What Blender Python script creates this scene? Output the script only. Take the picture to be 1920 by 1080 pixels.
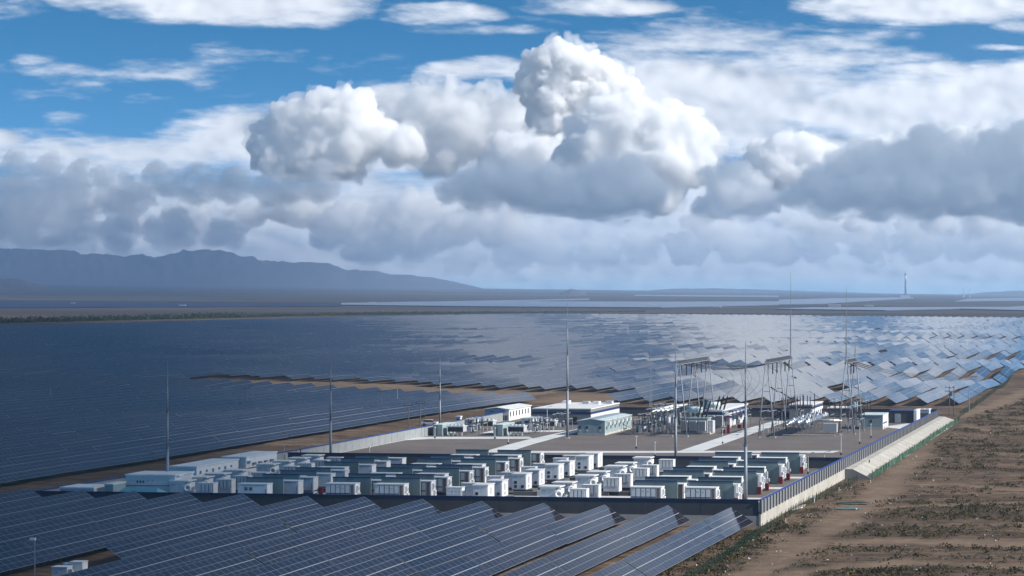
import bpy, math, random
import numpy as np
from mathutils import Vector, Matrix

for _o in list(bpy.data.objects):
    bpy.data.objects.remove(_o)
SC = bpy.context.scene
COL = SC.collection
RND = random.Random(11)

# ------------------------------------------------------------------ camera, sky, sun, exposure
F, PPX, HOR, H = 4500.0, 1600.0, 541.0, 37.3        # focal length and principal point in photo pixels; eye height in m
cam_d = bpy.data.cameras.new("camera")
cam = bpy.data.objects.new("camera", cam_d)
COL.objects.link(cam)
cam.location = (0, 0, H)
cam.rotation_euler = (math.radians(90), 0, 0)
cam_d.sensor_width = 36.0
cam_d.lens = F / 1920 * 36.0
cam_d.shift_x = -(PPX - 960) / 1920
cam_d.shift_y = (HOR - 540) / 1920
cam_d.clip_start = 1.0
cam_d.clip_end = 120000.0
SC.camera = cam

TH = -math.atan2(610.0, 4500.0)                      # the compound's turn about z
EP = (math.cos(TH), math.sin(TH))
EQ = (-math.sin(TH), math.cos(TH))
sp, sq, sz = 0.82, -0.08, 0.51
SUN = Vector((sp * EP[0] + sq * EQ[0], sp * EP[1] + sq * EQ[1], sz)).normalized()

SC.view_settings.view_transform = 'Standard'
SC.view_settings.look = 'None'
SC.view_settings.gamma = 1.0
SC.view_settings.exposure = 0.50
SC.cycles.max_bounces = 32
SC.cycles.diffuse_bounces = 3
SC.cycles.glossy_bounces = 3
SC.cycles.transparent_max_bounces = 16
SC.cycles.volume_bounces = 28
SC.cycles.use_denoising = True

W = bpy.data.worlds.new("World")
SC.world = W
W.use_nodes = True
nt = W.node_tree
nt.nodes.clear()
out = nt.nodes.new("ShaderNodeOutputWorld")
bg = nt.nodes.new("ShaderNodeBackground")
sky = nt.nodes.new("ShaderNodeTexSky")
sky.sky_type = 'NISHITA'
sky.sun_disc = False
sky.sun_elevation = math.asin(SUN.z)
sky.sun_rotation = math.atan2(SUN.x, SUN.y)
sky.altitude = 2500
sky.air_density = 1.0
sky.dust_density = 0.2
sky.ozone_density = 3.0
tc = nt.nodes.new("ShaderNodeTexCoord")
mp = nt.nodes.new("ShaderNodeMapping")
mp.inputs['Scale'].default_value = (1, 1, 3.2)
mp.inputs['Location'].default_value = (0, 0, 0.10)
hs = nt.nodes.new("ShaderNodeHueSaturation")
hs.inputs['Saturation'].default_value = 1.26
hs.inputs['Hue'].default_value = 0.485
hs.inputs['Value'].default_value = 1.35
nt.links.new(tc.outputs['Generated'], mp.inputs['Vector'])
nt.links.new(mp.outputs['Vector'], sky.inputs['Vector'])
nt.links.new(sky.outputs['Color'], hs.inputs['Color'])
nt.links.new(hs.outputs['Color'], bg.inputs['Color'])
bg.inputs['Strength'].default_value = 0.10
nt.links.new(bg.outputs['Background'], out.inputs['Surface'])

sun_d = bpy.data.lights.new("sun", 'SUN')
sun_d.energy = 5.0
sun_d.angle = math.radians(0.53)
sun_d.color = (1.0, 0.95, 0.88)
sun = bpy.data.objects.new("sun", sun_d)
COL.objects.link(sun)
sun.rotation_euler = SUN.to_track_quat('Z', 'Y').to_euler()
sun.location = (0, 0, 300)

# ------------------------------------------------------------------ frames of reference
YO = F * (H - 2.5) / (937 - HOR)                     # near right corner of the compound
XO = (1425 - PPX) / F * YO


def S(p, q, z=0.0):
    return Vector((XO + p * EP[0] + q * EQ[0], YO + p * EP[1] + q * EQ[1], z))


def SI(x, y):
    dx, dy = x - XO, y - YO
    return dx * EP[0] + dy * EP[1], dx * EQ[0] + dy * EQ[1]


def at(u, v, z=0.0):
    y = F * (H - z) / (v - HOR)
    return Vector(((u - PPX) / F * y, y, z))


def pq(u, v, z=0.0):
    w = at(u, v, z)
    return SI(w.x, w.y)


ONES = "zeroth first second third fourth fifth sixth seventh eighth ninth tenth eleventh twelfth thirteenth fourteenth fifteenth sixteenth seventeenth eighteenth nineteenth".split()
TENS = {2: ("twentieth", "twenty"), 3: ("thirtieth", "thirty"), 4: ("fortieth", "forty"), 5: ("fiftieth", "fifty"), 6: ("sixtieth", "sixty"), 7: ("seventieth", "seventy"), 8: ("eightieth", "eighty"), 9: ("ninetieth", "ninety")}


def nth(n):
    if n < 20:
        return ONES[n]
    if n < 100:
        a, b = divmod(n, 10)
        return TENS[a][0] if b == 0 else TENS[a][1] + "-" + ONES[b]
    return "%dth" % n


# ------------------------------------------------------------------ numpy noise
def vnoise(x, y, seed):
    x = np.asarray(x, float); y = np.asarray(y, float)
    xi = np.floor(x).astype(np.int64); yi = np.floor(y).astype(np.int64)
    fx = x - xi; fy = y - yi
    fx = fx * fx * fx * (fx * (fx * 6 - 15) + 10); fy = fy * fy * fy * (fy * (fy * 6 - 15) + 10)

    def h(a, b):
        n = (a * 374761393 + b * 668265263 + seed * 1442695041) & 0xffffffff
        n = ((n ^ (n >> 13)) * 1274126177) & 0xffffffff
        n = ((n ^ (n >> 16)) * 2246822519) & 0xffffffff
        return (n & 0xffffff) / float(0xffffff)
    return (h(xi, yi) * (1 - fx) + h(xi + 1, yi) * fx) * (1 - fy) + (h(xi, yi + 1) * (1 - fx) + h(xi + 1, yi + 1) * fx) * fy


def fbm(x, y, seed, octs=5, gain=0.5):
    t = 0; a = 1; n = 0
    for i in range(octs):
        t = t + a * vnoise(x * 2 ** i + 17.3 * i, y * 2 ** i - 9.1 * i, seed + i * 31); n += a; a *= gain
    return t / n


def sstep(a, b, x):
    t = np.clip((np.asarray(x, float) - a) / (b - a), 0, 1)
    return t * t * (3 - 2 * t)


# ------------------------------------------------------------------ materials
MATS = {}


def mat(name, col, rough=0.6, metal=0.0, var=0.12, scale=0.6, spec=0.5, stain=0.0, stretch=(1, 1, 1)):
    if name in MATS:
        return MATS[name]
    m = bpy.data.materials.new(name)
    m.use_nodes = True
    t = m.node_tree
    b = t.nodes["Principled BSDF"]
    b.inputs['Roughness'].default_value = rough
    b.inputs['Metallic'].default_value = metal
    b.inputs['Specular IOR Level'].default_value = spec
    g = t.nodes.new("ShaderNodeNewGeometry")
    mpn = t.nodes.new("ShaderNodeMapping")
    mpn.inputs['Scale'].default_value = stretch
    n = t.nodes.new("ShaderNodeTexNoise")
    n.inputs['Scale'].default_value = scale
    n.inputs['Detail'].default_value = 6
    n.inputs['Roughness'].default_value = 0.65
    r = t.nodes.new("ShaderNodeMapRange")
    r.inputs['From Min'].default_value = 0.3
    r.inputs['From Max'].default_value = 0.7
    r.inputs['To Min'].default_value = 1 - var - stain
    r.inputs['To Max'].default_value = 1 + var
    mx = t.nodes.new("ShaderNodeVectorMath")
    mx.operation = 'SCALE'
    mx.inputs[0].default_value = col[:3]
    t.links.new(g.outputs['Position'], mpn.inputs['Vector'])
    t.links.new(mpn.outputs['Vector'], n.inputs['Vector'])
    t.links.new(n.outputs['Fac'], r.inputs['Value'])
    t.links.new(r.outputs['Result'], mx.inputs['Scale'])
    t.links.new(mx.outputs['Vector'], b.inputs['Base Color'])
    MATS[name] = m
    return m


WHITE = mat("white_paint", (0.74, 0.75, 0.76), 0.45, var=0.05, stain=0.08, scale=1.2)
WHITE2 = mat("off_white_panel", (0.60, 0.62, 0.64), 0.5, var=0.06, stain=0.06, scale=1.5)
ROOFW = mat("white_roof", (0.68, 0.68, 0.67), 0.6, var=0.05, stain=0.1)
GREYP = mat("grey_panel", (0.40, 0.42, 0.45), 0.55, var=0.06)
GREYL = mat("light_grey_panel", (0.50, 0.52, 0.55), 0.55, var=0.06)
DARK = mat("dark_opening", (0.02, 0.022, 0.026), 0.4, var=0.1)
NAVY = mat("navy_trim", (0.012, 0.025, 0.10), 0.5)
BLUE = mat("blue_coping", (0.015, 0.050, 0.20), 0.5, var=0.1)
FIREW = mat("grey_green_firewall", (0.225, 0.285, 0.28), 0.8, var=0.14, scale=0.5, stain=0.06, stretch=(1, 1, 0.35))
PLINTH = mat("dark_plinth", (0.10, 0.10, 0.105), 0.8)
CONC = mat("pale_concrete", (0.46, 0.45, 0.42), 0.85, var=0.12, stain=0.12, scale=0.35)
CONC2 = mat("retaining_concrete", (0.41, 0.39, 0.35), 0.85, var=0.10, stain=0.16, scale=0.25)
ROADM = mat("road_concrete", (0.56, 0.57, 0.56), 0.85, var=0.06, scale=0.2, stain=0.06)
WALLP = mat("grey_wall_panel", (0.19, 0.20, 0.215), 0.75, var=0.08, stain=0.08, scale=0.5, stretch=(1, 1, 0.3))
WALLL = mat("pale_wall_panel", (0.25, 0.27, 0.28), 0.75, var=0.08, stain=0.06, scale=0.5)
WALLD = mat("dark_and_shaded_wall", (0.075, 0.082, 0.095), 0.8, var=0.10, stain=0.08, scale=0.4)  # on the near wall, the shade of that side is put into this colour
RED = mat("red_paint", (0.17, 0.010, 0.014), 0.5)
STEEL = mat("galvanised_steel", (0.22, 0.24, 0.27), 0.55, metal=0.1, var=0.1)
STEELD = mat("dark_steel", (0.16, 0.18, 0.20), 0.5, metal=0.3, var=0.12)
SILVER = mat("silver_pipe", (0.62, 0.64, 0.66), 0.28, metal=0.75, var=0.06)
INSUL = mat("dark_insulator", (0.035, 0.025, 0.025), 0.3)
TEAL = mat("grey_green_cladding", (0.27, 0.345, 0.36), 0.6, var=0.06, stain=0.05)
TEALR = mat("pale_green_roof", (0.55, 0.64, 0.64), 0.5, var=0.05, stain=0.08)
TEALC = mat("teal_canopy", (0.08, 0.26, 0.32), 0.5)
BROWNB = mat("brown_board", (0.18, 0.13, 0.11), 0.8)
CLAD = mat("grey_ribbed_cladding", (0.19, 0.195, 0.20), 0.7, var=0.05)
CYAN = mat("pale_cyan_tank", (0.52, 0.64, 0.66), 0.4)
WOOD = mat("dark_pole", (0.10, 0.095, 0.09), 0.8)
YELL = mat("yellow_paint", (0.55, 0.38, 0.03), 0.5)
WIREM = mat("dark_wire", (0.07, 0.075, 0.085), 0.5)
TIMB = mat("pale_timber", (0.62, 0.58, 0.50), 0.8)
TARP = mat("teal_tarpaulin", (0.02, 0.16, 0.18), 0.7)
GRAV = mat("mauve_gravel", (0.122, 0.102, 0.094), 0.95, var=0.16, stain=0.05, scale=0.09)


def detail_noise(m, scale, amt, stretch=(1, 1, 1)):
    """a second, finer noise multiplied onto a material's colour"""
    t = m.node_tree
    b = t.nodes["Principled BSDF"]
    src = b.inputs['Base Color'].links[0].from_socket
    g = t.nodes.new("ShaderNodeNewGeometry"); mpn = t.nodes.new("ShaderNodeMapping")
    mpn.inputs['Scale'].default_value = stretch
    n = t.nodes.new("ShaderNodeTexNoise"); n.inputs['Scale'].default_value = scale; n.inputs['Detail'].default_value = 8; n.inputs['Roughness'].default_value = 0.75
    r = t.nodes.new("ShaderNodeMapRange"); r.inputs['From Min'].default_value = 0.3; r.inputs['From Max'].default_value = 0.7
    r.inputs['To Min'].default_value = 1 - amt; r.inputs['To Max'].default_value = 1 + amt
    mx = t.nodes.new("ShaderNodeVectorMath"); mx.operation = 'SCALE'
    t.links.new(g.outputs['Position'], mpn.inputs['Vector']); t.links.new(mpn.outputs['Vector'], n.inputs['Vector'])
    t.links.new(n.outputs['Fac'], r.inputs['Value']); t.links.new(r.outputs['Result'], mx.inputs['Scale'])
    t.links.new(src, mx.inputs[0]); t.links.new(mx.outputs['Vector'], b.inputs['Base Color'])


detail_noise(GRAV, 0.9, 0.22)
detail_noise(CONC2, 1.2, 0.12, (1, 1, 0.3))


def solar_material():
    m = bpy.data.materials.new("solar_glass")
    m.use_nodes = True
    t = m.node_tree
    b = t.nodes["Principled BSDF"]
    uv = t.nodes.new("ShaderNodeUVMap")
    sx = t.nodes.new("ShaderNodeSeparateXYZ")
    t.links.new(uv.outputs['UV'], sx.inputs['Vector'])

    def M(op, a, c=None):
        n = t.nodes.new("ShaderNodeMath"); n.operation = op
        for i, v in enumerate((a, c)):
            if v is None: continue
            if isinstance(v, (int, float)): n.inputs[i].default_value = v
            else: t.links.new(v, n.inputs[i])
        return n.outputs[0]

    def line(sock, period, width):
        f = M('FRACT', M('DIVIDE', sock, period))
        d = M('MINIMUM', f, M('SUBTRACT', 1.0, f))
        return M('LESS_THAN', d, width / period / 2)
    frame = M('MAXIMUM', line(sx.outputs['X'], 2.0, 0.062), line(sx.outputs['Y'], 1.11, 0.045))
    cells = M('MAXIMUM', line(sx.outputs['X'], 0.1667, 0.008), line(sx.outputs['Y'], 0.185, 0.008))
    # per-module tone
    mod = t.nodes.new("ShaderNodeTexWhiteNoise"); mod.noise_dimensions = '3D'
    cx = t.nodes.new("ShaderNodeCombineXYZ")
    t.links.new(M('FLOOR', M('DIVIDE', sx.outputs['X'], 2.0)), cx.inputs['X'])
    t.links.new(M('FLOOR', M('DIVIDE', sx.outputs['Y'], 1.11)), cx.inputs['Y'])
    att = t.nodes.new("ShaderNodeAttribute"); att.attribute_type = 'OBJECT'; att.attribute_name = "tone"
    att2 = t.nodes.new("ShaderNodeAttribute"); att2.attribute_type = 'GEOMETRY'; att2.attribute_name = "tone"
    tone = M('ADD', att.outputs['Fac'], att2.outputs['Fac'])
    t.links.new(tone, cx.inputs['Z'])
    t.links.new(cx.outputs['Vector'], mod.inputs['Vector'])
    mixt = t.nodes.new("ShaderNodeMix"); mixt.data_type = 'RGBA'
    mixt.inputs[6].default_value = (0.011, 0.011, 0.020, 1)
    mixt.inputs[7].default_value = (0.019, 0.017, 0.026, 1)
    t.links.new(tone, mixt.inputs[0])
    sc = t.nodes.new("ShaderNodeVectorMath"); sc.operation = 'SCALE'
    t.links.new(mixt.outputs[2], sc.inputs[0])
    t.links.new(M('ADD', M('MULTIPLY', mod.outputs['Value'], 0.35), 0.82), sc.inputs['Scale'])
    m1 = t.nodes.new("ShaderNodeMix"); m1.data_type = 'RGBA'
    t.links.new(M('MULTIPLY', cells, 0.5), m1.inputs[0]); t.links.new(sc.outputs['Vector'], m1.inputs[6]); m1.inputs[7].default_value = (0.06, 0.065, 0.08, 1)
    m2 = t.nodes.new("ShaderNodeMix"); m2.data_type = 'RGBA'
    t.links.new(frame, m2.inputs[0]); t.links.new(m1.outputs[2], m2.inputs[6]); m2.inputs[7].default_value = (0.20, 0.21, 0.24, 1)
    t.links.new(m2.outputs[2], b.inputs['Base Color'])
    b.inputs['Roughness'].default_value = 0.16
    t.links.new(M('ADD', M('MULTIPLY', mod.outputs['Value'], 0.04), 0.05), b.inputs['Roughness'])
    b.inputs['IOR'].default_value = 1.36
    return m


SOLAR = solar_material()
FRAMEM = mat("aluminium_frame", (0.46, 0.48, 0.51), 0.5, metal=0.2, var=0.05)
BACKM = mat("grey_backsheet", (0.20, 0.20, 0.21), 0.7, var=0.05)
RAILM = mat("white_rail", (0.32, 0.34, 0.37), 0.5, var=0.05)


# ------------------------------------------------------------------ mesh building
class MB:
    def __init__(self):
        self.v = []; self.f = []; self.m = []; self.uv = {}

    def quad(self, pts, m=0, uv=None):
        n = len(self.v)
        self.v += [tuple(p) for p in pts]
        if uv: self.uv[len(self.f)] = uv
        self.f.append(tuple(range(n, n + len(pts)))); self.m.append(m)
        return self

    def box(self, x0, x1, y0, y1, z0, z1, m=0, skip=()):
        n = len(self.v)
        self.v += [(x0, y0, z0), (x1, y0, z0), (x1, y1, z0), (x0, y1, z0), (x0, y0, z1), (x1, y0, z1), (x1, y1, z1), (x0, y1, z1)]
        for k, fc in enumerate(((0, 3, 2, 1), (4, 5, 6, 7), (0, 1, 5, 4), (1, 2, 6, 5), (2, 3, 7, 6), (3, 0, 4, 7))):
            if k in skip: continue
            self.f.append(tuple(n + i for i in fc)); self.m.append(m)
        return self

    def cyl(self, a, b, r0, r1=None, n=8, m=0, caps=True):
        a = Vector(a); b = Vector(b)
        r1 = r0 if r1 is None else r1
        d = (b - a).normalized()
        x = d.orthogonal().normalized(); y = d.cross(x)
        k = len(self.v)
        for i in range(n):
            t = 2 * math.pi * i / n
            o = x * math.cos(t) + y * math.sin(t)
            self.v.append(tuple(a + o * r0)); self.v.append(tuple(b + o * r1))
        for i in range(n):
            j = (i + 1) % n
            self.f.append((k + 2 * i, k + 2 * j, k + 2 * j + 1, k + 2 * i + 1)); self.m.append(m)
        if caps:
            self.f.append(tuple(k + 2 * i for i in reversed(range(n)))); self.m.append(m)
            self.f.append(tuple(k + 2 * i + 1 for i in range(n))); self.m.append(m)
        return self

    def tube(self, pts, r, n=5, m=0):
        pts = [Vector(p) for p in pts]
        k = len(self.v)
        for i, p in enumerate(pts):
            d = (pts[min(i + 1, len(pts) - 1)] - pts[max(i - 1, 0)]).normalized()
            x = d.cross(Vector((0.01, 0.02, 1))).normalized(); y = d.cross(x)
            for j in range(n):
                t = 2 * math.pi * j / n
                self.v.append(tuple(p + (x * math.cos(t) + y * math.sin(t)) * r))
        for i in range(len(pts) - 1):
            for j in range(n):
                j2 = (j + 1) % n
                self.f.append((k + i * n + j, k + i * n + j2, k + (i + 1) * n + j2, k + (i + 1) * n + j)); self.m.append(m)
        return self

    def ring(self, c, axis, R0, r, n=18, k=8, m=0):
        c = Vector(c); ax = Vector(axis).normalized(); x = ax.orthogonal().normalized(); y = ax.cross(x)
        s = len(self.v)
        for i in range(n):
            t = 2 * math.pi * i / n
            o = x * math.cos(t) + y * math.sin(t)
            for j in range(k):
                a = 2 * math.pi * j / k
                self.v.append(tuple(c + o * (R0 + r * math.cos(a)) + ax * r * math.sin(a)))
        for i in range(n):
            for j in range(k):
                i2 = (i + 1) % n; j2 = (j + 1) % k
                self.f.append((s + i * k + j, s + i2 * k + j, s + i2 * k + j2, s + i * k + j2)); self.m.append(m)
        return self

    def mesh(self, name, mats, smooth=False):
        me = bpy.data.meshes.new(name)
        me.from_pydata(self.v, [], self.f)
        for mm in mats if isinstance(mats, (list, tuple)) else [mats]:
            me.materials.append(mm)
        if len(me.polygons):
            me.polygons.foreach_set("material_index", self.m)
            if smooth: me.polygons.foreach_set("use_smooth", [True] * len(me.polygons))
        if self.uv:
            ul = me.uv_layers.new(name="UVMap")
            for fi, uv in self.uv.items():
                p = me.polygons[fi]
                for k, li in enumerate(p.loop_indices):
                    ul.data[li].uv = uv[k]
        me.update()
        return me


def link(name, me, parent=None):
    o = bpy.data.objects.new(name, me)
    COL.objects.link(o)
    if parent is not None: o.parent = parent
    return o


USED = set()


def tag(o, label, cat=None, group=None, kind=None):
    o["label"] = label
    if len(label.split()) > 16 or len(label.split()) < 4: print("LABEL LENGTH", len(label.split()), label)
    if label in USED: print("LABEL TWICE", label, group)
    USED.add(label)
    if cat: o["category"] = cat
    if group: o["group"] = group
    if kind: o["kind"] = kind
    return o


def thing(name, label, cat, loc, rot=TH, group=None):
    o = bpy.data.objects.new(name, None)
    o.empty_display_size = 0.5
    COL.objects.link(o)
    o.location = loc
    o.rotation_euler = (0, 0, rot)
    return tag(o, label, cat, group)


CACHE = {}


def cached(key, fn):
    if key not in CACHE: CACHE[key] = fn()
    return CACHE[key]


def grid_mesh(name, X, Y, Z, material, keep=None, attrs=None, smooth=True):
    """a mesh over 2-D arrays of points; KEEP masks faces; ATTRS are point floats"""
    ny, nx = X.shape
    co = np.stack([X, Y, Z], -1).reshape(-1, 3)
    idx = np.arange(ny * nx).reshape(ny, nx)
    quads = np.stack([idx[:-1, :-1], idx[:-1, 1:], idx[1:, 1:], idx[1:, :-1]], -1).reshape(-1, 4)
    if keep is not None: quads = quads[keep.reshape(-1)]
    used = np.unique(quads)
    remap = np.full(ny * nx, -1, np.int64); remap[used] = np.arange(len(used))
    quads = remap[quads]; co = co[used]
    me = bpy.data.meshes.new(name)
    me.vertices.add(len(co)); me.vertices.foreach_set("co", co.astype(np.float32).ravel())
    me.loops.add(quads.size); me.loops.foreach_set("vertex_index", quads.astype(np.int32).ravel())
    me.polygons.add(len(quads))
    me.polygons.foreach_set("loop_start", np.arange(0, quads.size, 4, dtype=np.int32))
    me.polygons.foreach_set("loop_total", np.full(len(quads), 4, np.int32))
    me.update(calc_edges=True)
    if smooth: me.polygons.foreach_set("use_smooth", np.ones(len(quads), bool))
    for k, a in (attrs or {}).items():
        at_ = me.attributes.new(k, 'FLOAT', 'POINT')
        at_.data.foreach_set("value", np.asarray(a, np.float32).reshape(-1)[used])
    me.materials.append(material)
    me.validate()
    return me


# ------------------------------------------------------------------ ground
def zg(p, q):
    """height of the open ground in compound coordinates (arrays or numbers)"""
    p = np.asarray(p, float); q = np.asarray(q, float)
    right = -1.65 + 1.45 * sstep(100, 300, q)
    left = -0.35 - 0.45 * sstep(0, 120, q)
    t = np.clip((-p - 8) / 112.0, 0, 1)
    base = right * (1 - t) + left * t
    base = base * (1 - sstep(300, 390, q)) + (-1.3) * sstep(300, 390, q)
    amp = 0.15 + 1.1 * sstep(340, 460, q) * (0.35 + 0.65 * sstep(-420, -120, p))
    und = (vnoise(p / 90.0 + 3.1, q / 85.0, 5) - 0.5) * 2 * amp
    und = und * (1 - sstep(1500, 2600, q))
    pad = sstep(-135, -126, p) * (1 - sstep(2, 9, p)) * sstep(-3, 4, q) * (1 - sstep(300, 310, q))
    return (base + und) * (1 - pad) + (-1.9) * pad


def far_h(x, y):
    """rise of the plain beyond the solar field, towards the mountains on the left"""
    u = PPX + F * np.asarray(x, float) / np.maximum(np.asarray(y, float), 1.0)
    vh = 530 + 0.0125 * np.clip(u, -400, 2400)
    z20 = H + (HOR - vh) / F * 20000.0
    t = np.clip((np.asarray(y, float) - 3300) / 16700.0, 0, 1.15)
    return z20 * t


def ground_z(x, y):
    p, q = SI(np.asarray(x, float), np.asarray(y, float))
    return zg(p, q) + far_h(x, y)


def far_y(u, v):
    """distance at which the plain is seen at photo row v in column u"""
    lo, hi = 150.0, 21500.0
    for _ in range(50):
        mid = (lo * hi) ** 0.5
        x = (u - PPX) / F * mid
        if HOR + F * (H - float(ground_z(x, mid))) / mid > v: lo = mid
        else: hi = mid
    return lo


def px_path(pts, z=-1.5):
    return [SI(*at(u, v, z)[:2]) for u, v in pts]


def path_dist(P, Q, path):
    d = np.full(P.shape, 1e9)
    for (a, b), (c, e) in zip(path[:-1], path[1:]):
        vx, vy = c - a, e - b
        L = vx * vx + vy * vy + 1e-9
        t = np.clip(((P - a) * vx + (Q - b) * vy) / L, 0, 1)
        d = np.minimum(d, np.hypot(P - a - t * vx, Q - b - t * vy))
    return d


TRACKS = [(px_path([(1380, 1100), (1470, 1040), (1560, 985), (1640, 930), (1690, 880), (1735, 828), (1800, 788), (1860, 762), (1920, 737), (1990, 712)]), 3.6),
          (px_path([(1640, 915), (1690, 905), (1780, 906), (1920, 916), (2050, 925)]), 1.8),
          (px_path([(1450, 1000), (1560, 1012), (1700, 1010), (1920, 1018), (2050, 1022)]), 5.0),
          (px_path([(1600, 955), (1700, 946), (1920, 940)]), 2.0),
          (px_path([(1780, 800), (1860, 815), (1920, 812), (2000, 812)]), 2.4),
          (px_path([(1300, 1180), (1500, 1068), (1700, 1052), (1920, 1060)]), 3.0)]

us = np.concatenate([np.arange(-2600, -120, 60), np.arange(-120, 2060, 9.0), np.arange(2060, 4600, 60)])
ys = 120.0 * 1.0052 ** np.arange(0, int(math.log(22000 / 120.0) / math.log(1.0052)) + 1)
UG, YG = np.meshgrid(us, ys)
XG = (UG - PPX) / F * YG
PG, QG = SI(XG, YG)
ZG = ground_z(XG, YG)
track = np.zeros_like(ZG)
wob = (fbm(PG / 6.0, QG / 6.0, 77, 3) - 0.5) * 5
for path, w in TRACKS:
    track = np.maximum(track, (1 - sstep(w * 0.3, w * 1.7, path_dist(PG, QG, path) + wob)) * (.45 + .8 * fbm(PG / 3.5, QG / 9.0, 79, 4)))
_bd = QG - (421 + 0.55 * (-157 - PG))
_sand = sstep(-14, 6, _bd) * (1 - sstep(62, 84, _bd)) * (PG < -165) * (0.45 + .9 * fbm(PG / 40.0, QG / 25.0, 91, 4))
_sand = np.maximum(_sand, 0.75 * sstep(-165, -150, PG) * (1 - sstep(-118, -100, PG)) * sstep(395, 425, QG) * (1 - sstep(470, 500, QG)))
track = np.clip(track, 0, 1) * (PG > 3)
track = np.maximum(track, np.clip(_sand, 0, 1))
ZG -= 0.16 * track * (QG < 600)
rough = (fbm(PG / 3.2, QG / 3.2, 41, 4) - 0.5) * 0.55 * (1 - 0.7 * track) * (QG < 900) * ((PG > 3) | (PG < -122) | (QG < -2) | (QG > 298))
ZG += rough
# gate the terrain: a dry ridge of spoil by the field roads
GM = bpy.data.materials.new("desert_ground")
GM.use_nodes = True
_t = GM.node_tree
_b = _t.nodes["Principled BSDF"]
_b.inputs['Roughness'].default_value = 0.95
_b.inputs['Specular IOR Level'].default_value = 0.15


def N(t, kind, **kw):
    n = t.nodes.new(kind)
    for k, v in kw.items(): setattr(n, k, v)
    return n


def noise_node(t, vec, scale, detail=6, rough_=0.6):
    n = N(t, "ShaderNodeTexNoise"); n.inputs['Scale'].default_value = scale; n.inputs['Detail'].default_value = detail; n.inputs['Roughness'].default_value = rough_
    t.links.new(vec, n.inputs['Vector'])
    return n.outputs['Fac']


def ramp(t, sock, stops):
    n = N(t, "ShaderNodeValToRGB")
    e = n.color_ramp.elements
    while len(e) > 1: e.remove(e[-1])
    e[0].position = stops[0][0]; e[0].color = (*stops[0][1], 1)
    for p, c in stops[1:]:
        x = e.new(p); x.color = (*c, 1)
    t.links.new(sock, n.inputs['Fac'])
    return n.outputs['Color']


def mixc(t, fac, a, b, mode='MIX'):
    n = N(t, "ShaderNodeMix", data_type='RGBA', blend_type=mode)
    if isinstance(fac, (int, float)): n.inputs[0].default_value = fac
    else: t.links.new(fac, n.inputs[0])
    for i, s in ((6, a), (7, b)):
        if isinstance(s, tuple): n.inputs[i].default_value = (*s, 1)
        else: t.links.new(s, n.inputs[i])
    return n.outputs[2]


_g = N(_t, "ShaderNodeNewGeometry")
_rot = N(_t, "ShaderNodeMapping"); _rot.inputs['Rotation'].default_value = (0, 0, -TH); _rot.inputs['Scale'].default_value = (0.35, 1, 1)
_t.links.new(_g.outputs['Position'], _rot.inputs['Vector'])
n1 = noise_node(_t, _rot.outputs['Vector'], 0.05, 8, 0.6)
n2 = noise_node(_t, _rot.outputs['Vector'], 0.6, 8, 0.7)
n3 = noise_node(_t, _g.outputs['Position'], 0.0011, 5, 0.55)
soil = ramp(_t, n1, [(0.30, (0.066, 0.043, 0.029)), (0.5, (0.120, 0.083, 0.057)), (0.70, (0.185, 0.131, 0.090))])
fine = ramp(_t, n2, [(0.32, (0.38, 0.38, 0.38)), (0.5, (0.95, 0.95, 0.95)), (0.70, (1.5, 1.45, 1.35))])
_st = N(_t, "ShaderNodeMapping"); _st.inputs['Rotation'].default_value = (0, 0, -TH); _st.inputs['Scale'].default_value = (0.06, 0.55, 1)
_t.links.new(_g.outputs['Position'], _st.inputs['Vector'])
streak = ramp(_t, noise_node(_t, _st.outputs['Vector'], 1.0, 6, 0.65), [(0.35, (0.62, 0.62, 0.62)), (0.5, (1, 1, 1)), (0.65, (1.3, 1.3, 1.3))])
fine = mixc(_t, 1.0, fine, streak, 'MULTIPLY')
soil = mixc(_t, 1.0, soil, fine, 'MULTIPLY')
ta = N(_t, "ShaderNodeAttribute"); ta.attribute_name = "track"
tcol = ramp(_t, n2, [(0.3, (0.150, 0.104, 0.072)), (0.7, (0.250, 0.180, 0.125))])
soil = mixc(_t, ta.outputs['Fac'], soil, tcol)
sa = N(_t, "ShaderNodeAttribute"); sa.attribute_name = "scrub"
soil = mixc(_t, sa.outputs['Fac'], soil, (0.050, 0.040, 0.028))
fa = N(_t, "ShaderNodeAttribute"); fa.attribute_name = "far"
nf = N(_t, "ShaderNodeMapping"); nf.inputs['Scale'].default_value = (0.00022, 0.0016, 0)
_t.links.new(_g.outputs['Position'], nf.inputs['Vector'])
n4 = noise_node(_t, nf.outputs['Vector'], 1.0, 6, 0.6)
fcol = ramp(_t, n4, [(0.36, (0.030, 0.027, 0.024)), (0.5, (0.050, 0.042, 0.036)), (0.60, (0.085, 0.070, 0.060)), (0.72, (0.20, 0.165, 0.14))])
soil = mixc(_t, fa.outputs['Fac'], soil, fcol)
_t.links.new(soil, _b.inputs['Base Color'])
_bp = N(_t, "ShaderNodeBump"); _bp.inputs['Strength'].default_value = 0.8; _bp.inputs['Distance'].default_value = 0.45
_t.links.new(noise_node(_t, _g.outputs['Position'], 0.55, 9, 0.75), _bp.inputs['Height'])
_t.links.new(_bp.outputs['Normal'], _b.inputs['Normal'])
scrub_d = .8 * sstep(0.44, 0.66, fbm(PG / 26.0 + 5, QG / 8.5, 301, 4)) * (1 - track) * (PG > 2)
scrub_d = np.maximum(scrub_d, 0)
gm = grid_mesh("ground", XG, YG, ZG, GM, attrs={"track": track, "scrub": scrub_d * 0.55 * (QG < 1200), "far": sstep(2300, 3300, QG)})
tag(link("ground", gm), "brown desert ground with tyre tracks running to the horizon", kind="structure")

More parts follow.
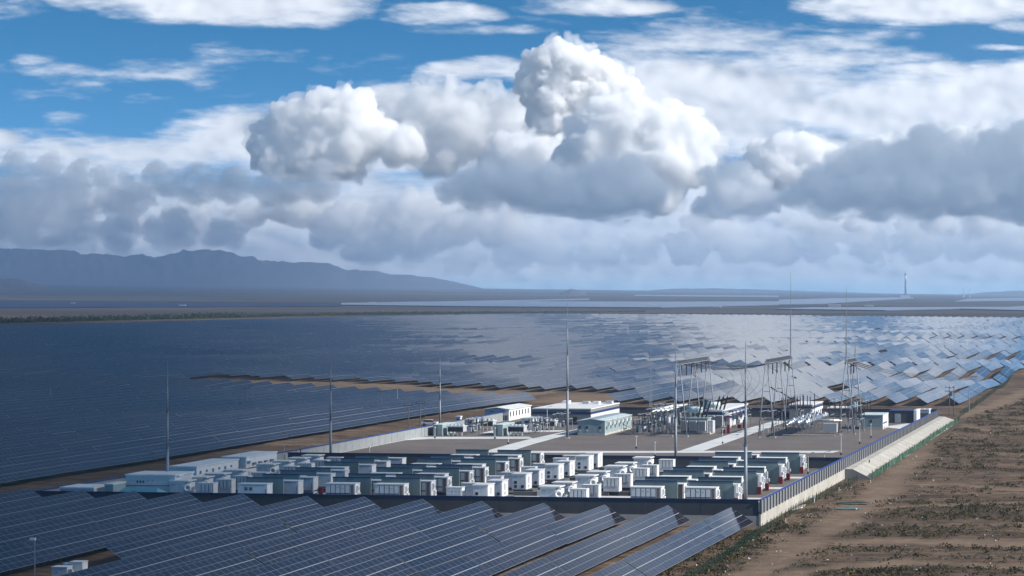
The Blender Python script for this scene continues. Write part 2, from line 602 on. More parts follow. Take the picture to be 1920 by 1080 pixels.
# ------------------------------------------------------------------ clouds (real relief, far beyond the plain)
def cloud_material(name, albedo, trans, lift):
    m = bpy.data.materials.new(name)
    m.use_nodes = True
    t = m.node_tree
    t.nodes.clear()
    o = N(t, "ShaderNodeOutputMaterial"); d = N(t, "ShaderNodeBsdfDiffuse"); tr = N(t, "ShaderNodeBsdfTranslucent"); tp = N(t, "ShaderNodeBsdfTransparent")
    m1 = N(t, "ShaderNodeMixShader"); m2 = N(t, "ShaderNodeMixShader"); a = N(t, "ShaderNodeAttribute"); a.attribute_name = "alpha"
    d.inputs['Color'].default_value = (albedo, albedo, albedo, 1); tr.inputs['Color'].default_value = (albedo, albedo, albedo, 1)
    m1.inputs[0].default_value = trans
    g = N(t, "ShaderNodeNewGeometry"); va = N(t, "ShaderNodeVectorMath", operation='ADD'); vn = N(t, "ShaderNodeVectorMath", operation='NORMALIZE')
    va.inputs[1].default_value = (0, 0, lift)
    t.links.new(g.outputs['Normal'], va.inputs[0]); t.links.new(va.outputs[0], vn.inputs[0]); t.links.new(vn.outputs[0], d.inputs['Normal'])
    t.links.new(d.outputs[0], m1.inputs[1]); t.links.new(tr.outputs[0], m1.inputs[2])
    t.links.new(a.outputs['Fac'], m2.inputs[0]); t.links.new(tp.outputs[0], m2.inputs[1]); t.links.new(m1.outputs[0], m2.inputs[2])
    t.links.new(m2.outputs[0], o.inputs['Surface'])
    return m


def blur(a, r):
    for ax in (0, 1):
        for _ in range(2):
            k = int(r)
            if k < 1: continue
            pad = [(0, 0), (0, 0)]; pad[ax] = (k + 1, k)
            c = np.cumsum(np.pad(a, pad, mode='edge'), axis=ax)
            n = a.shape[ax]
            hi = np.take(c, np.arange(2 * k + 1, 2 * k + 1 + n), axis=ax); lo = np.take(c, np.arange(0, n), axis=ax)
            a = (hi - lo) / (2 * k + 1)
    return a


CU = np.arange(-420, 2320, 2.0)
CV = np.arange(-330, 562, 2.0)
CUU, CVV = np.meshgrid(CU, CV)
STEP = 2.0


def spheres_field(blobs, seed, n1=24, n2=9):
    """thickness in photo pixels of a heap of billows: big lobes, lobes on those, small ones on these"""
    rnd = random.Random(seed); Hf = np.zeros_like(CUU); allb = []
    for (u, v, r) in blobs:
        allb.append((u, v, 0, r))
        for _ in range(n1):
            a = rnd.uniform(0, 2 * math.pi); c = rnd.uniform(0.0, 1.0); s = math.sqrt(1 - c * c); k = rnd.uniform(0.16, 0.42)
            cu, cv, cw, cr = u + r * s * math.cos(a) * .95, v + r * s * math.sin(a) * .92, r * c * .9, r * k
            if cv > v + 0.6 * r: continue
            allb.append((cu, cv, cw, cr))
            for _ in range(n2):
                a2 = rnd.uniform(0, 2 * math.pi); c2 = rnd.uniform(0.0, 1.0); s2 = math.sqrt(1 - c2 * c2); k2 = rnd.uniform(0.22, 0.5)
                allb.append((cu + cr * s2 * math.cos(a2) * .97, cv + cr * s2 * math.sin(a2) * .97, cw + cr * c2 * .95, cr * k2))
    for (u, v, w, r) in allb:
        i0 = max(0, int((u - r - CU[0]) / STEP)); i1 = min(len(CU), int((u + r - CU[0]) / STEP) + 2)
        j0 = max(0, int((v - r - CV[0]) / STEP)); j1 = min(len(CV), int((v + r - CV[0]) / STEP) + 2)
        if i0 >= i1 or j0 >= j1: continue
        d2 = r * r - (CUU[j0:j1, i0:i1] - u) ** 2 - (CVV[j0:j1, i0:i1] - v) ** 2
        z = np.where(d2 > 0, w + np.sqrt(np.maximum(d2, 0)), 0)
        Hf[j0:j1, i0:i1] = np.maximum(Hf[j0:j1, i0:i1], z)
    return Hf


def warp(field, amp, scale, seed):
    du = (fbm(CUU / scale, CVV / scale, seed, 5, 0.55) - 0.5) * 2 * amp
    dv = (fbm(CUU / scale + 50, CVV / scale, seed + 7, 5, 0.55) - 0.5) * 2 * amp
    x = np.clip((CUU + du - CU[0]) / STEP, 0, len(CU) - 1.001); y = np.clip((CVV + dv - CV[0]) / STEP, 0, len(CV) - 1.001)
    xi = x.astype(int); yi = y.astype(int); fx = x - xi; fy = y - yi
    xj = np.minimum(xi + 1, len(CU) - 1); yj = np.minimum(yi + 1, len(CV) - 1)
    return (field[yi, xi] * (1 - fx) + field[yi, xj] * fx) * (1 - fy) + (field[yj, xi] * (1 - fx) + field[yj, xj] * fx) * fy


def cloud_volume(label, dist, blobs, seed, density, vb, soft=30, amp=8, thick=1.0, g=0.1, back=0.8, blurr=1, fray=14, parent=None):
    """one cumulus: a closed billowing mesh filled with even, purely scattering vapour"""
    rel = warp(spheres_field(blobs, seed), amp, 46, 210 + seed)
    n_ = fbm(CUU / 24.0, CVV / 20.0, 240 + seed, 5, 0.6)
    bl = np.abs(2 * fbm(CUU / 13.0, CVV / 13.0, 270 + seed, 3, .5) - 1)
    rel = blur(rel, blurr) - 2 - fray * np.maximum(n_ - .42, 0) * 2 - 5 * bl
    rel = rel * (1 - sstep(vb - soft, vb + soft * .4, CVV + (fbm(CUU / 70.0, CVV / 30.0, 300 + seed, 4) - .5) * 2.2 * soft)) * thick - .4
    rel = np.maximum(rel, 0)
    rel[0] = rel[-1] = 0; rel[:, 0] = rel[:, -1] = 0
    keep = np.maximum.reduce([rel[:-1, :-1], rel[1:, :-1], rel[:-1, 1:], rel[1:, 1:]]) > 0
    ny, nx = rel.shape
    idx = np.arange(ny * nx).reshape(ny, nx)
    q = np.stack([idx[:-1, :-1], idx[:-1, 1:], idx[1:, 1:], idx[1:, :-1]], -1).reshape(-1, 4)[keep.reshape(-1)]
    used = np.unique(q); nu = len(used)
    remap = np.full(ny * nx, -1, np.int64); remap[used] = np.arange(nu)
    rz = rel.reshape(-1)[used]; uu_ = CUU.reshape(-1)[used]; vv_ = CVV.reshape(-1)[used]
    co = [np.stack([(uu_ - PPX) / F * dist, dist + sg * rz * dist / F, H + (HOR - vv_) / F * dist], 1) for sg in (-1.0, back)]
    inner = rz > 0                                        # rim points are shared by front and back
    bidx = np.where(inner, nu + np.cumsum(inner) - 1, np.arange(nu))
    pts = np.concatenate([co[0], co[1][inner]])
    qq = np.concatenate([remap[q][:, ::-1], bidx[remap[q]]])
    me = bpy.data.meshes.new("cumulus_cloud")
    me.vertices.add(len(pts)); me.vertices.foreach_set("co", pts.astype(np.float32).ravel())
    me.loops.add(qq.size); me.loops.foreach_set("vertex_index", qq.astype(np.int32).ravel())
    me.polygons.add(len(qq)); me.polygons.foreach_set("loop_start", np.arange(0, qq.size, 4, dtype=np.int32)); me.polygons.foreach_set("loop_total", np.full(len(qq), 4, np.int32))
    me.update(calc_edges=True); me.validate()
    m = bpy.data.materials.new("cloud_vapour"); m.use_nodes = True
    t = m.node_tree; t.nodes.clear()
    o = N(t, "ShaderNodeOutputMaterial"); v = N(t, "ShaderNodeVolumeScatter")
    v.inputs['Color'].default_value = (1, 1, 1, 1); v.inputs['Density'].default_value = density; v.inputs['Anisotropy'].default_value = g
    t.links.new(v.outputs[0], o.inputs['Volume'])
    me.materials.append(m)
    if parent is not None: return link("fringe", me, parent)
    o_ = link("cumulus_cloud", me)
    if density > 0.0055:
        cloud_volume(label, dist, [(a, b - .03 * c, c * 1.13) for a, b, c in blobs], seed + 40, density * .16, vb + 6, soft * 1.2, amp * 1.7, thick * .95, g, back, 1, 34, o_)
    return tag(o_, label, "cloud", "cumulus clouds", "stuff" if ("puffs" in label or "heads" in label or "rows" in label) else None)



def cloud_mesh(name, label, dist, relief, alpha, material, lean=0.0):
    dist = dist + lean * (CVV + 330)
    y = dist - relief * dist / F
    X = (CUU - PPX) / F * y; Z = H + (HOR - CVV) / F * y
    a = np.clip(alpha, 0, 1)
    mx = np.maximum.reduce([a[:-1, :-1], a[1:, :-1], a[:-1, 1:], a[1:, 1:]])
    me = grid_mesh(name, X, y, Z, material, keep=mx > 0.01, attrs={"alpha": a})
    return tag(link(name, me), label, "cloud", "clouds in the sky", "stuff")


CLOUDM = cloud_material("cloud_white", 0.97, 0.30, 1.1)
CLOUDS_ = cloud_material("cloud_sheet", 0.97, 0.86, 0.0)


def ell(u0, v0, ru, rv):
    return 1 - ((CUU - u0) / ru) ** 2 - ((CVV - v0) / rv) ** 2


# high streaky sheets
fib = fbm(CUU / 210.0 + CVV / 300.0, CVV / 42.0 - CUU / 900.0, 900, 7, 0.58)
fib2 = fbm(CUU / 60.0, CVV / 22.0, 930, 5, 0.55)
base = np.full_like(CUU, -0.75)
for (u0, v0, ru, rv, k) in ((400, -25, 340, 80, 1.0), (560, 20, 160, 45, 0.6), (830, 28, 130, 26, 0.45), (1110, 8, 170, 26, 0.55), (900, 55, 150, 14, .25),
                            (1760, 12, 290, 38, 0.8), (1910, 50, 60, 20, .3), (1330, 75, 260, 45, 0.55), (1560, 80, 240, 28, 0.5), (1500, 105, 300, 25, 0.45), (1850, 88, 90, 8, .2),
                            (1330, 190, 420, 115, 1.1), (1700, 215, 420, 105, 1.1), (1980, 190, 300, 90, 1.0), (50, 104, 70, 18, 0.0),
                            (230, 300, 420, 45, 0.55), (560, 290, 260, 70, 0.7), (820, 235, 220, 90, 1.1), (-200, 290, 300, 70, .7), (470, 235, 240, 42, 0.3),
                            (900, 140, 130, 40, .2), (2150, 60, 200, 60, .6), (-250, 20, 200, 60, .5), (2000, -190, 900, 175, 1.0), (1500, -170, 500, 120, .6), (1000, -260, 500, 60, .4)):
    base = np.maximum(base, -0.75 + (0.75 + k) * np.clip(ell(u0, v0, ru, rv), 0, 1) ** 0.6)
low = sstep(265, 400, CVV)
base = np.maximum(base, -0.75 + 1.75 * low)
al = sstep(-0.42, 0.70, base * 0.75 + ((fib - 0.5) * 2.6 + (fib2 - 0.5) * 0.5) * (1 - 0.55 * np.clip(base, 0, 1)))
al = al * (1 - 0.75 * sstep(500, 560, CVV))
rel = blur((fib - 0.5) * 90 + (fib2 - .5) * 14, 3) + base * 10
cloud_mesh("cloud_sheet", "thin streaky high cloud sheet behind the white towers", 31000, rel, al * 0.96, CLOUDS_, 34.0)

cloud_volume("bright white cumulus tower, tallest cloud in the middle of the sky", 30200, [(1042, 112, 34), (1005, 122, 26), (1076, 122, 38), (1108, 152, 42), (1152, 150, 30), (1180, 170, 22), (1012, 165, 38), (1050, 180, 52), (1120, 195, 46), (1035, 232, 42), (1080, 240, 50), (1020, 262, 30), (1160, 205, 40)], 3, 0.024, 330, 30, 6, 1.0, blurr=1, fray=20)
cloud_volume("broad billowing white cloud mass right of the tall tower", 28600, [(1145, 222, 44), (1120, 262, 56), (1190, 250, 56), (1240, 232, 44), (1275, 255, 46), (1312, 252, 34), (1338, 268, 22), (1100, 310, 54), (1180, 315, 64), (1250, 310, 60), (1300, 310, 44), (1150, 360, 60), (1230, 365, 50)], 4, 0.013, 400, 34, 8, 1.0, fray=20)
cloud_volume("rounded cumulus shoulder left of the tall tower", 29400, [(962, 282, 36), (1008, 300, 46), (930, 312, 30), (1050, 312, 44), (985, 340, 46), (910, 335, 30)], 5, 0.010, 370, 30, 8)
cloud_volume("wide white cloud hump on the left with a bright lumpy top", 30000, [(498, 262, 32), (540, 236, 40), (606, 222, 48), (660, 212, 44), (520, 292, 40), (590, 282, 52), (655, 270, 50), (700, 255, 40), (745, 275, 40), (560, 315, 44), (640, 315, 44)], 6, 0.011, 335, 30, 9, 1.0)
cloud_volume("long smooth pale cloud bank between the left hump and the tower", 31400, [(700, 200, 28), (720, 240, 40), (980, 180, 26), (980, 250, 40), (860, 215, 44), (740, 195, 30), (790, 188, 34), (850, 185, 34), (910, 190, 34), (960, 215, 34), (800, 235, 52), (880, 245, 56), (940, 265, 50), (820, 290, 50), (760, 250, 44)], 7, 0.0062, 350, 40, 12, .8, fray=20)
cloud_volume("bright small cumulus heads right of the middle of the sky", 30400, [(1432, 292, 32), (1478, 282, 34), (1520, 284, 34), (1552, 300, 28), (1410, 320, 28), (1470, 325, 46), (1530, 330, 40), (1590, 310, 26), (1640, 284, 26), (1680, 272, 26), (1720, 275, 24), (1660, 310, 36), (1800, 262, 22), (1845, 258, 24), (1890, 268, 20), (1780, 300, 36), (1850, 300, 36)], 8, 0.013, 380, 34, 7)
cloud_volume("grey flat based cumulus in front of the tall tower", 26800, [(838, 362, 24), (872, 350, 32), (920, 345, 38), (975, 352, 42), (1035, 360, 46), (1095, 352, 40), (1140, 345, 44), (1180, 330, 40), (1210, 360, 40), (1000, 385, 46), (1080, 390, 50), (1150, 385, 46), (900, 378, 34)], 9, 0.010, 405, 26, 9, .9, blurr=2)
cloud_volume("small grey cumulus below the bright heads", 26600, [(1322, 330, 18), (1352, 328, 26), (1388, 326, 28), (1418, 350, 28), (1440, 380, 26), (1360, 365, 36), (1400, 385, 38), (1330, 395, 30)], 10, 0.011, 410, 24, 8, .9, blurr=2)
cloud_volume("large slate grey cumulus filling the right of the sky", 26200, [(1500, 368, 32), (1535, 345, 34), (1572, 316, 34), (1610, 296, 32), (1650, 312, 40), (1695, 300, 38), (1740, 272, 38), (1765, 300, 44), (1815, 310, 46), (1865, 292, 44), (1905, 272, 34), (1940, 300, 60), (1560, 375, 44), (1640, 365, 56), (1730, 360, 60), (1830, 365, 60), (1920, 365, 60), (2020, 340, 80)], 11, 0.009, 412, 28, 9, .9, blurr=2)
cloud_volume("soft grey cumulus towers low on the left of the middle", 27600, [(642, 402, 30), (672, 420, 40), (612, 436, 34), (725, 408, 36), (765, 392, 36), (815, 405, 40), (760, 445, 48), (850, 430, 42), (690, 462, 44), (900, 405, 34), (940, 430, 40)], 12, 0.0065, 500, 40, 10, .9, blurr=2, fray=26)
cloud_volume("bright low cumulus puffs above the left mountains", 29200, [(150, 402, 24), (185, 380, 26), (222, 388, 26), (330, 412, 30), (362, 398, 26), (392, 420, 28), (250, 418, 30), (520, 388, 32), (565, 396, 36), (600, 400, 30), (470, 402, 30), (430, 425, 34), (1080, 470, 24), (1110, 468, 20), (1485, 432, 30), (1530, 440, 26), (1612, 428, 30), (1760, 418, 32), (1840, 424, 34)], 13, 0.007, 440, 40, 10, .9, fray=22)
cloud_volume("dark grey cloud bank along the far left of the sky", 26900, [(-60, 345, 50), (30, 322, 34), (90, 320, 32), (150, 325, 28), (190, 338, 26), (300, 335, 36), (370, 345, 40), (440, 350, 40), (40, 375, 50), (130, 372, 44), (240, 372, 44), (-60, 430, 70), (50, 440, 50), (130, 435, 46), (220, 440, 44), (320, 440, 44), (420, 450, 40), (520, 350, 40), (600, 345, 40)], 14, 0.0048, 470, 44, 11, .9, blurr=2, fray=30)

cloud_volume("pale distant cloud rows low above the plain in the middle and right", 33000, [(u_, v_, r_) for u_, v_, r_ in ((700, 505, 26), (780, 498, 30), (870, 490, 32), (960, 480, 36), (1040, 488, 30), (1120, 478, 34), (1200, 470, 36), (1290, 465, 40), (1380, 460, 40), (1460, 470, 36), (1540, 462, 38), (1630, 456, 42), (1720, 460, 40), (1810, 455, 42), (1900, 458, 44), (1990, 455, 50), (1000, 450, 40), (1330, 430, 44), (1560, 428, 40), (1720, 425, 40), (1880, 425, 40))], 15, 0.0040, 520, 40, 10, .9, fray=26)
gx, gy = np.meshgrid(np.linspace(-9000, 9000, 150), np.linspace(9300, 26000, 110))  # unseen high cloud, added for its reflection in the solar tables
_n = fbm(gx / 2600.0, gy / 1500.0, 760, 6)
_ca = 0.62 * sstep(.12, .88, .5 * _n + .5 * fbm(gx / 5200.0, gy / 3000.0, 765, 2)) * sstep(9300, 12000, gy) * (.55 + .45 * sstep(14500, 18500, gy)) * (1 - sstep(24500, 26000, gy)) * sstep(-7500, -3500, gx)
tag(link("added_cloud", grid_mesh("reflection_cloud", gx, gy, 5600 + (_n - .5) * 400, CLOUDS_, attrs={"alpha": _ca})), "added cloud field above the view, mirrored in the solar glass", "cloud", "clouds in the sky", "stuff")

# an unseen cloud added far out to the right to cast shade over the left mountains and the plain before them
gx, gy = np.meshgrid(np.linspace(2500, 14500, 120), np.linspace(3000, 20000, 90))
_dz = 9000.0
_bx, _by = gx - SUN.x / SUN.z * _dz, gy - SUN.y / SUN.z * _dz
_e = _bx / np.maximum(_by, 1) + (fbm(gx / 1800.0, gy / 1800.0, 655, 4) - .5) * .05
_ca = .74 * (1 - sstep(-.30, -.15, _e)) * sstep(3000, 4500, gy) * sstep(2500, 3500, gx)
tag(link("added_cloud", grid_mesh("mountain_shade_cloud", gx, gy, _dz + (fbm(gx / 1500.0, gy / 1500.0, 658, 4) - .5) * 500, CLOUDM, attrs={"alpha": _ca})), "added cloud out of view, placed to shade the left mountains", "cloud", "clouds in the sky", "stuff")

# a broad cloud added overhead, out of view, to darken the left of the plain
_cz = 1000.0
_ox, _oy = SUN.x / SUN.z * _cz, SUN.y / SUN.z * _cz
gx, gy = np.meshgrid(np.linspace(-1500, 120, 110), np.linspace(200, 3300, 150))
_edge = (gx + 0.215 * gy) / gy + (fbm(gx / 160.0, gy / 160.0, 610, 4) - .5) * .06
_ca = 0.86 * (1 - sstep(-.085, .085, _edge)) * (1 - sstep(2500, 3200, gy)) * sstep(200, 260, gy) * sstep(-1500, -1200, gx)
_cr = (fbm(gx / 120.0, gy / 120.0, 640, 5) - .5) * 90
tag(link("cumulus_cloud", grid_mesh("left_shade_cloud", gx + _ox, gy + _oy, _cz + _cr, CLOUDM, attrs={"alpha": _ca})), "added cloud overhead, out of view, placed to shade the left plain", "cloud", "clouds in the sky", "stuff")

# a high bank added out of view to shade the low grey cumulus
gx, gy = np.meshgrid(np.linspace(-9000, 12000, 160), np.linspace(23300, 26000, 40))
_n = fbm(gx / 1500.0, gy / 900.0, 710, 5)
_ca = (.8 + .15 * (1 - sstep(-1500, 1500, gx))) * sstep(23300, 23700, gy) * (1 - sstep(25400, 26000, gy)) * sstep(.30, .5, _n)
tag(link("added_cloud", grid_mesh("cumulus_shade_bank", gx, gy, 4700 + (_n - .5) * 700, CLOUDS_, attrs={"alpha": _ca})), "added cloud bank above the view, placed to shade the low grey cumulus", "cloud", "clouds in the sky", "stuff")

# ------------------------------------------------------------------ mountains, hill
ROCK = mat("far_rock", (0.085, 0.075, 0.075), 0.95, var=0.30, scale=0.0016, spec=0.1)


def range_mesh(name, label, prof, y0, depth, seed, rough_px=9):
    uu = np.linspace(prof[0][0], prof[-1][0], 420)
    top = np.interp(uu, [a for a, _ in prof], [b for _, b in prof])
    tt = np.linspace(0, 1, 60)
    U_, T_ = np.meshgrid(uu, tt)
    Y_ = y0 + depth * T_
    X_ = (U_ - PPX) / F * Y_
    vh = 530 + 0.0125 * U_
    hgt = .80 * np.maximum((vh - top[None, :] + 3), 0) / F * (y0 + depth * 0.6)
    ridge = 1 - np.abs(2 * fbm(U_ / 55.0, T_ * 2.2 + U_ / 400.0, seed, 6, 0.55) - 1)
    prof_t = np.sin(np.clip(T_ / 0.6, 0, 1) * math.pi / 2) ** 0.9 * (1 - 0.7 * sstep(0.6, 1, T_))
    Z_ = far_h(X_, Y_) - 8 + hgt * prof_t * (0.74 + 0.30 * ridge ** 1.2)
    return tag(link(name, grid_mesh(name, X_, Y_, Z_, ROCK)), label, kind="structure")


range_mesh("mountains", "hazy blue mountain range along the far left horizon", [(-500, 455), (-200, 452), (0, 452), (100, 455), (160, 458), (230, 470), (300, 458), (380, 450), (430, 458), (500, 476), (560, 482), (620, 484), (650, 497), (700, 495), (720, 500), (800, 514), (860, 528), (920, 545)], 17800, 3200, 61)
range_mesh("hills", "low grey rocky ridge at the foot of the mountains", [(-400, 490), (-100, 492), (0, 500), (45, 508), (75, 520), (110, 532)], 9000, 1500, 83)
range_mesh("far_mountains", "faint far mountain outline on the right horizon", [(1180, 549), (1260, 542), (1330, 540), (1420, 543), (1520, 547), (1640, 551), (1790, 554), (1850, 548), (1910, 544), (2000, 544), (2200, 547)], 20200, 1800, 95)
range_mesh("hill", "small isolated hill rising from the far plain", [(1040, 547), (1054, 537), (1070, 530), (1084, 532), (1096, 539), (1106, 548)], 10500, 500, 12)

# ------------------------------------------------------------------ solar tables
TL, TW = 38.4, 4.46                                    # table length and slope width
TILT = math.radians(33)
cT, sT = math.cos(TILT), math.sin(TILT)
LOWZ = 1.05                                            # lower edge above ground


def tpoint(w, y, off=0.0):
    """point on the table plane: w metres down the slope from the upper edge"""
    x = -TW * cT / 2 + w * cT
    z = LOWZ + (TW - w) * sT
    return (x + off * sT, y, z + off * cT)


def bank(mb, w0, w1, y0=0.0, y1=TL, ms=(0, 1, 2)):
    a, b, c, d = (tpoint(w0, y0), tpoint(w1, y0), tpoint(w1, y1), tpoint(w0, y1))
    mb.quad([a, b, c, d], ms[0], [(y0, 0), (y0, 2.22), (y1, 2.22), (y1, 0)])
    e, f_, g, h = (tpoint(w0, y0, -.06), tpoint(w1, y0, -.06), tpoint(w1, y1, -.06), tpoint(w0, y1, -.06))
    mb.quad([e, h, g, f_], ms[2])
    for p_, q_, r_, s_ in ((a, e, f_, b), (b, f_, g, c), (c, g, h, d), (d, h, e, a)):
        mb.quad([p_, q_, r_, s_], ms[1])
    return mb


ME_UP = bank(MB(), 0, 2.19).mesh("upper_bank", [SOLAR, FRAMEM, BACKM])
ME_LO = bank(MB(), 2.27, TW).mesh("lower_bank", [SOLAR, FRAMEM, BACKM])
_r = MB(); a_, b_, c_, d_ = tpoint(2.10, 0.05, -.075), tpoint(2.36, 0.05, -.075), tpoint(2.36, TL - .05, -.075), tpoint(2.10, TL - .05, -.075)
_r.quad([a_, b_, c_, d_], 0)
for dd in (0.08,):
    e_ = [tuple(Vector(k) + Vector((-dd * sT, 0, -dd * cT))) for k in (a_, b_, c_, d_)]
    _r.quad([e_[0], e_[3], e_[2], e_[1]], 0)
    for i in range(4): _r.quad([(a_, b_, c_, d_)[i], e_[i], e_[(i + 1) % 4], (a_, b_, c_, d_)[(i + 1) % 4]], 0)
ME_RAIL = _r.mesh("rail", RAILM)
ME_POST = MB().cyl((0, 0, -1.2), (0, 0, LOWZ + TW / 2 * sT - .15), 0.09, n=6).mesh("post", STEEL)
_w = MB(); bank(_w, 0, 2.19); bank(_w, 2.27, TW)
_w.quad([a_, b_, c_, d_], 3)
ME_TABLE = _w.mesh("solar_table", [SOLAR, FRAMEM, BACKM, RAILM])
_W_CO = np.array(_w.v); _W_F = _w.f; _W_M = _w.m; _W_UV = _w.uv

tables = []                                            # (p, q_near, label, group, posts?)


def score(p, q):
    c = S(p, q + TL / 2, 1.0)
    if c.y < 200: return 0
    u = PPX + F * c.x / c.y; v = HOR + F * (H - 1.5) / c.y
    hw = F / c.y * 6
    if u < -hw - 250 or u > 1920 + hw + 30 or v > 1080 + 220: return 0
    inside = 1.0 if (0 <= u <= 1920 and v <= 1080) else 0.35
    dx, dy, dz = c.x, c.y, c.z - H
    L = math.sqrt(dx * dx + dy * dy + dz * dz)
    nx, ny, nz = sT * EP[0], sT * EP[1], cT
    return inside * abs(dx * nx + dy * ny + dz * nz) / L / (L * L) * 1e6 + 1e-6


# the near field, before the compound wall
NEAR = [(1371, 946.5), (1252.5, 943), (1134, 940.8), (1020, 938.8), (904, 936), (792.5, 934.5), (684, 933), (576, 930), (456, 927), (350, 924.5), (252.5, 920), (156, 918), (56, 916), (-44, 914), (-142, 912)]
for i, (u, v) in enumerate(NEAR):
    q = -4.5
    pk = None
    lo, hi = -170.0, 20.0                              # solve for the lateral place of the row's end
    for _ in range(40):
        mid = (lo + hi) / 2
        c = S(mid, q)
        if PPX + F * c.x / c.y < u: lo = mid
        else: hi = mid
    p = (lo + hi) / 2 + TW * cT / 2
    n = 2 if i == 7 else 4
    for k in range(n):
        tables.append([p, q - (k + 1) * (TL + .35) + .35, "solar table before the near wall, %s from it in the %s row from the right" % (nth(k + 1), nth(i + 1)), "solar tables before the near wall", 1])
# the left field
k = 0
while k < 34:
    p = -154.0 - 10.4 * k
    q1 = 421 + 0.55 * (-157 - p) - (8 if k else 0)
    n = int((q1 + 40) // (TL + .4))
    for j in range(n):
        tables.append([p, q1 - (j + 1) * (TL + .4), "left field solar table, %s from the dirt road, %s row from the compound wall" % (nth(j + 1), nth(k + 1)), "solar tables left of the compound", 0])
    k += 1
# the great far field
GAPP = pq(912, 684, -.3)
FAREDGE = [(-300, 626), (0, 618), (240, 610), (480, 603), (800, 595.5), (960, 592.5), (1280, 593.5), (1600, 597), (1920, 600), (2200, 603)]
k = 0
while k < 190:
    p = -5.0 - 10.4 * k
    q0 = 396.0 if p > -125 else (470 + 0.9 * (-125 - p) if p > -165 else 421 + 0.55 * (-157 - p) + ((70 if p > -345 else RND.choice((6, 12, 48))) + RND.uniform(-9, 14) * (1 if p > -345 else .3)))
    j = 0
    q = q0
    while q < 3400:
        jj = j
        if j and j % 9 == 0: q += 9.0                   # cross roads
        c = S(p, q)
        u = PPX + F * c.x / c.y
        v = HOR + F * (H + 1.2) / c.y
        if u < -1500 and q > 800: break
        if v < np.interp(u, [a for a, _ in FAREDGE], [b for _, b in FAREDGE]): break
        miss = (RND.random() < 0.012 and j > 1) or (abs(p - GAPP[0]) < 9 and -TL - 4 < q - GAPP[1] < 6)
        if (u < 2010) and u > -90 and not miss:
            tables.append([p, q, "far field solar table, %s from its near edge, %s row from the right" % (nth(j + 1), nth(k + 1)), "solar tables beyond the compound", 0])
        q += TL + 0.4
        j += 1
    k += 1
for t_ in tables: t_.append(score(t_[0], t_[1]))
tables = [t_ for t_ in tables if t_[5] > 0]
tables.sort(key=lambda t_: -t_[5])
single, rest = tables[:290], tables[290:]
print("tables", len(single), len(rest))


def table_frame(p, q):
    z0 = float(zg(p, q + 2)); z1 = float(zg(p, q + TL - 2))
    far_ = q > 385
    pitch = math.atan2(z1 - z0, TL - 4) + RND.gauss(0, .004 if far_ else .002)
    return S(p, q, z0), pitch, RND.gauss(0, .0055 if far_ else .004)


for (p, q, lab, grp, posts, sc_) in single:
    loc, pitch, roll = table_frame(p, q)
    tone = RND.random()
    if posts and sc_ > 0:
        r = thing("solar_table", lab, "solar table", loc, TH, grp)
        r.rotation_euler = (pitch, roll, TH)
        for nm, me in (("upper_bank", ME_UP), ("lower_bank", ME_LO), ("rail", ME_RAIL)):
            o = link(nm, me, r); o["tone"] = tone
        for i in range(8):
            o = link("post", ME_POST, r); o.location = (0, 2.2 + i * 4.85, 0)
    else:
        o = link("solar_table", ME_TABLE)
        o.location = loc; o.rotation_euler = (pitch, roll, TH)
        o["tone"] = tone
        tag(o, lab, "solar table", grp)
# the thousands left over, as one object
nv, nfc = len(_W_CO), len(_W_F)
co = np.zeros((len(rest) * nv, 3), np.float32)
tn = np.zeros(len(rest) * nv, np.float32)
for i, (p, q, lab, grp, posts, sc_) in enumerate(rest):
    loc, pitch, roll = table_frame(p, q)
    Mx = np.array((Matrix.Translation(loc) @ Matrix.Rotation(TH, 4, 'Z') @ Matrix.Rotation(roll, 4, 'Y') @ Matrix.Rotation(pitch, 4, 'X')))
    co[i * nv:(i + 1) * nv] = _W_CO @ Mx[:3, :3].T + Mx[:3, 3]
    tn[i * nv:(i + 1) * nv] = RND.random()
fl = np.concatenate([np.array(f) for f in _W_F])
loops = (fl[None, :] + (np.arange(len(rest)) * nv)[:, None]).astype(np.int32).ravel()
me = bpy.data.meshes.new("solar_field")
me.vertices.add(len(co)); me.vertices.foreach_set("co", co.ravel())
me.loops.add(len(loops)); me.loops.foreach_set("vertex_index", loops)
me.polygons.add(len(rest) * nfc)
me.polygons.foreach_set("loop_start", np.arange(0, len(loops), 4, dtype=np.int32))
me.polygons.foreach_set("loop_total", np.full(len(rest) * nfc, 4, np.int32))
me.update(calc_edges=True)
me.polygons.foreach_set("material_index", np.tile(np.array(_W_M, np.int32), len(rest)))
ul = me.uv_layers.new(name="UVMap")
uvt = np.zeros((len(fl), 2), np.float32)
for fi, uv in _W_UV.items(): uvt[fi * 4:fi * 4 + 4] = uv
ul.data.foreach_set("uv", np.tile(uvt, (len(rest), 1)).ravel())
aa = me.attributes.new("tone", 'FLOAT', 'POINT'); aa.data.foreach_set("value", tn)
for mm in (SOLAR, FRAMEM, BACKM, RAILM): me.materials.append(mm)
tag(link("solar_field", me), "endless rows of small far solar tables filling the plain", "solar field", "far solar fields", "stuff")


# far strips of other solar farms out on the plain
def strip(poly, label, dark=False):
    mb = MB()
    pts = []
    for u, v in poly:
        y = far_y(u, v)
        x = (u - PPX) / F * y
        pts.append((x, y, float(ground_z(x, y)) + 2.0))
    mb.quad(pts, 0, [(p_[1], p_[0]) for p_ in pts])
    low_ = [(a, b, c - 1.2) for a, b, c in pts]
    for i in range(len(pts)):
        j = (i + 1) % len(pts)
        mb.quad([pts[i], low_[i], low_[j], pts[j]], 0)
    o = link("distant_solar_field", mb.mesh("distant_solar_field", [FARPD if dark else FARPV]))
    tag(o, label, "solar field", "far solar fields", "stuff")


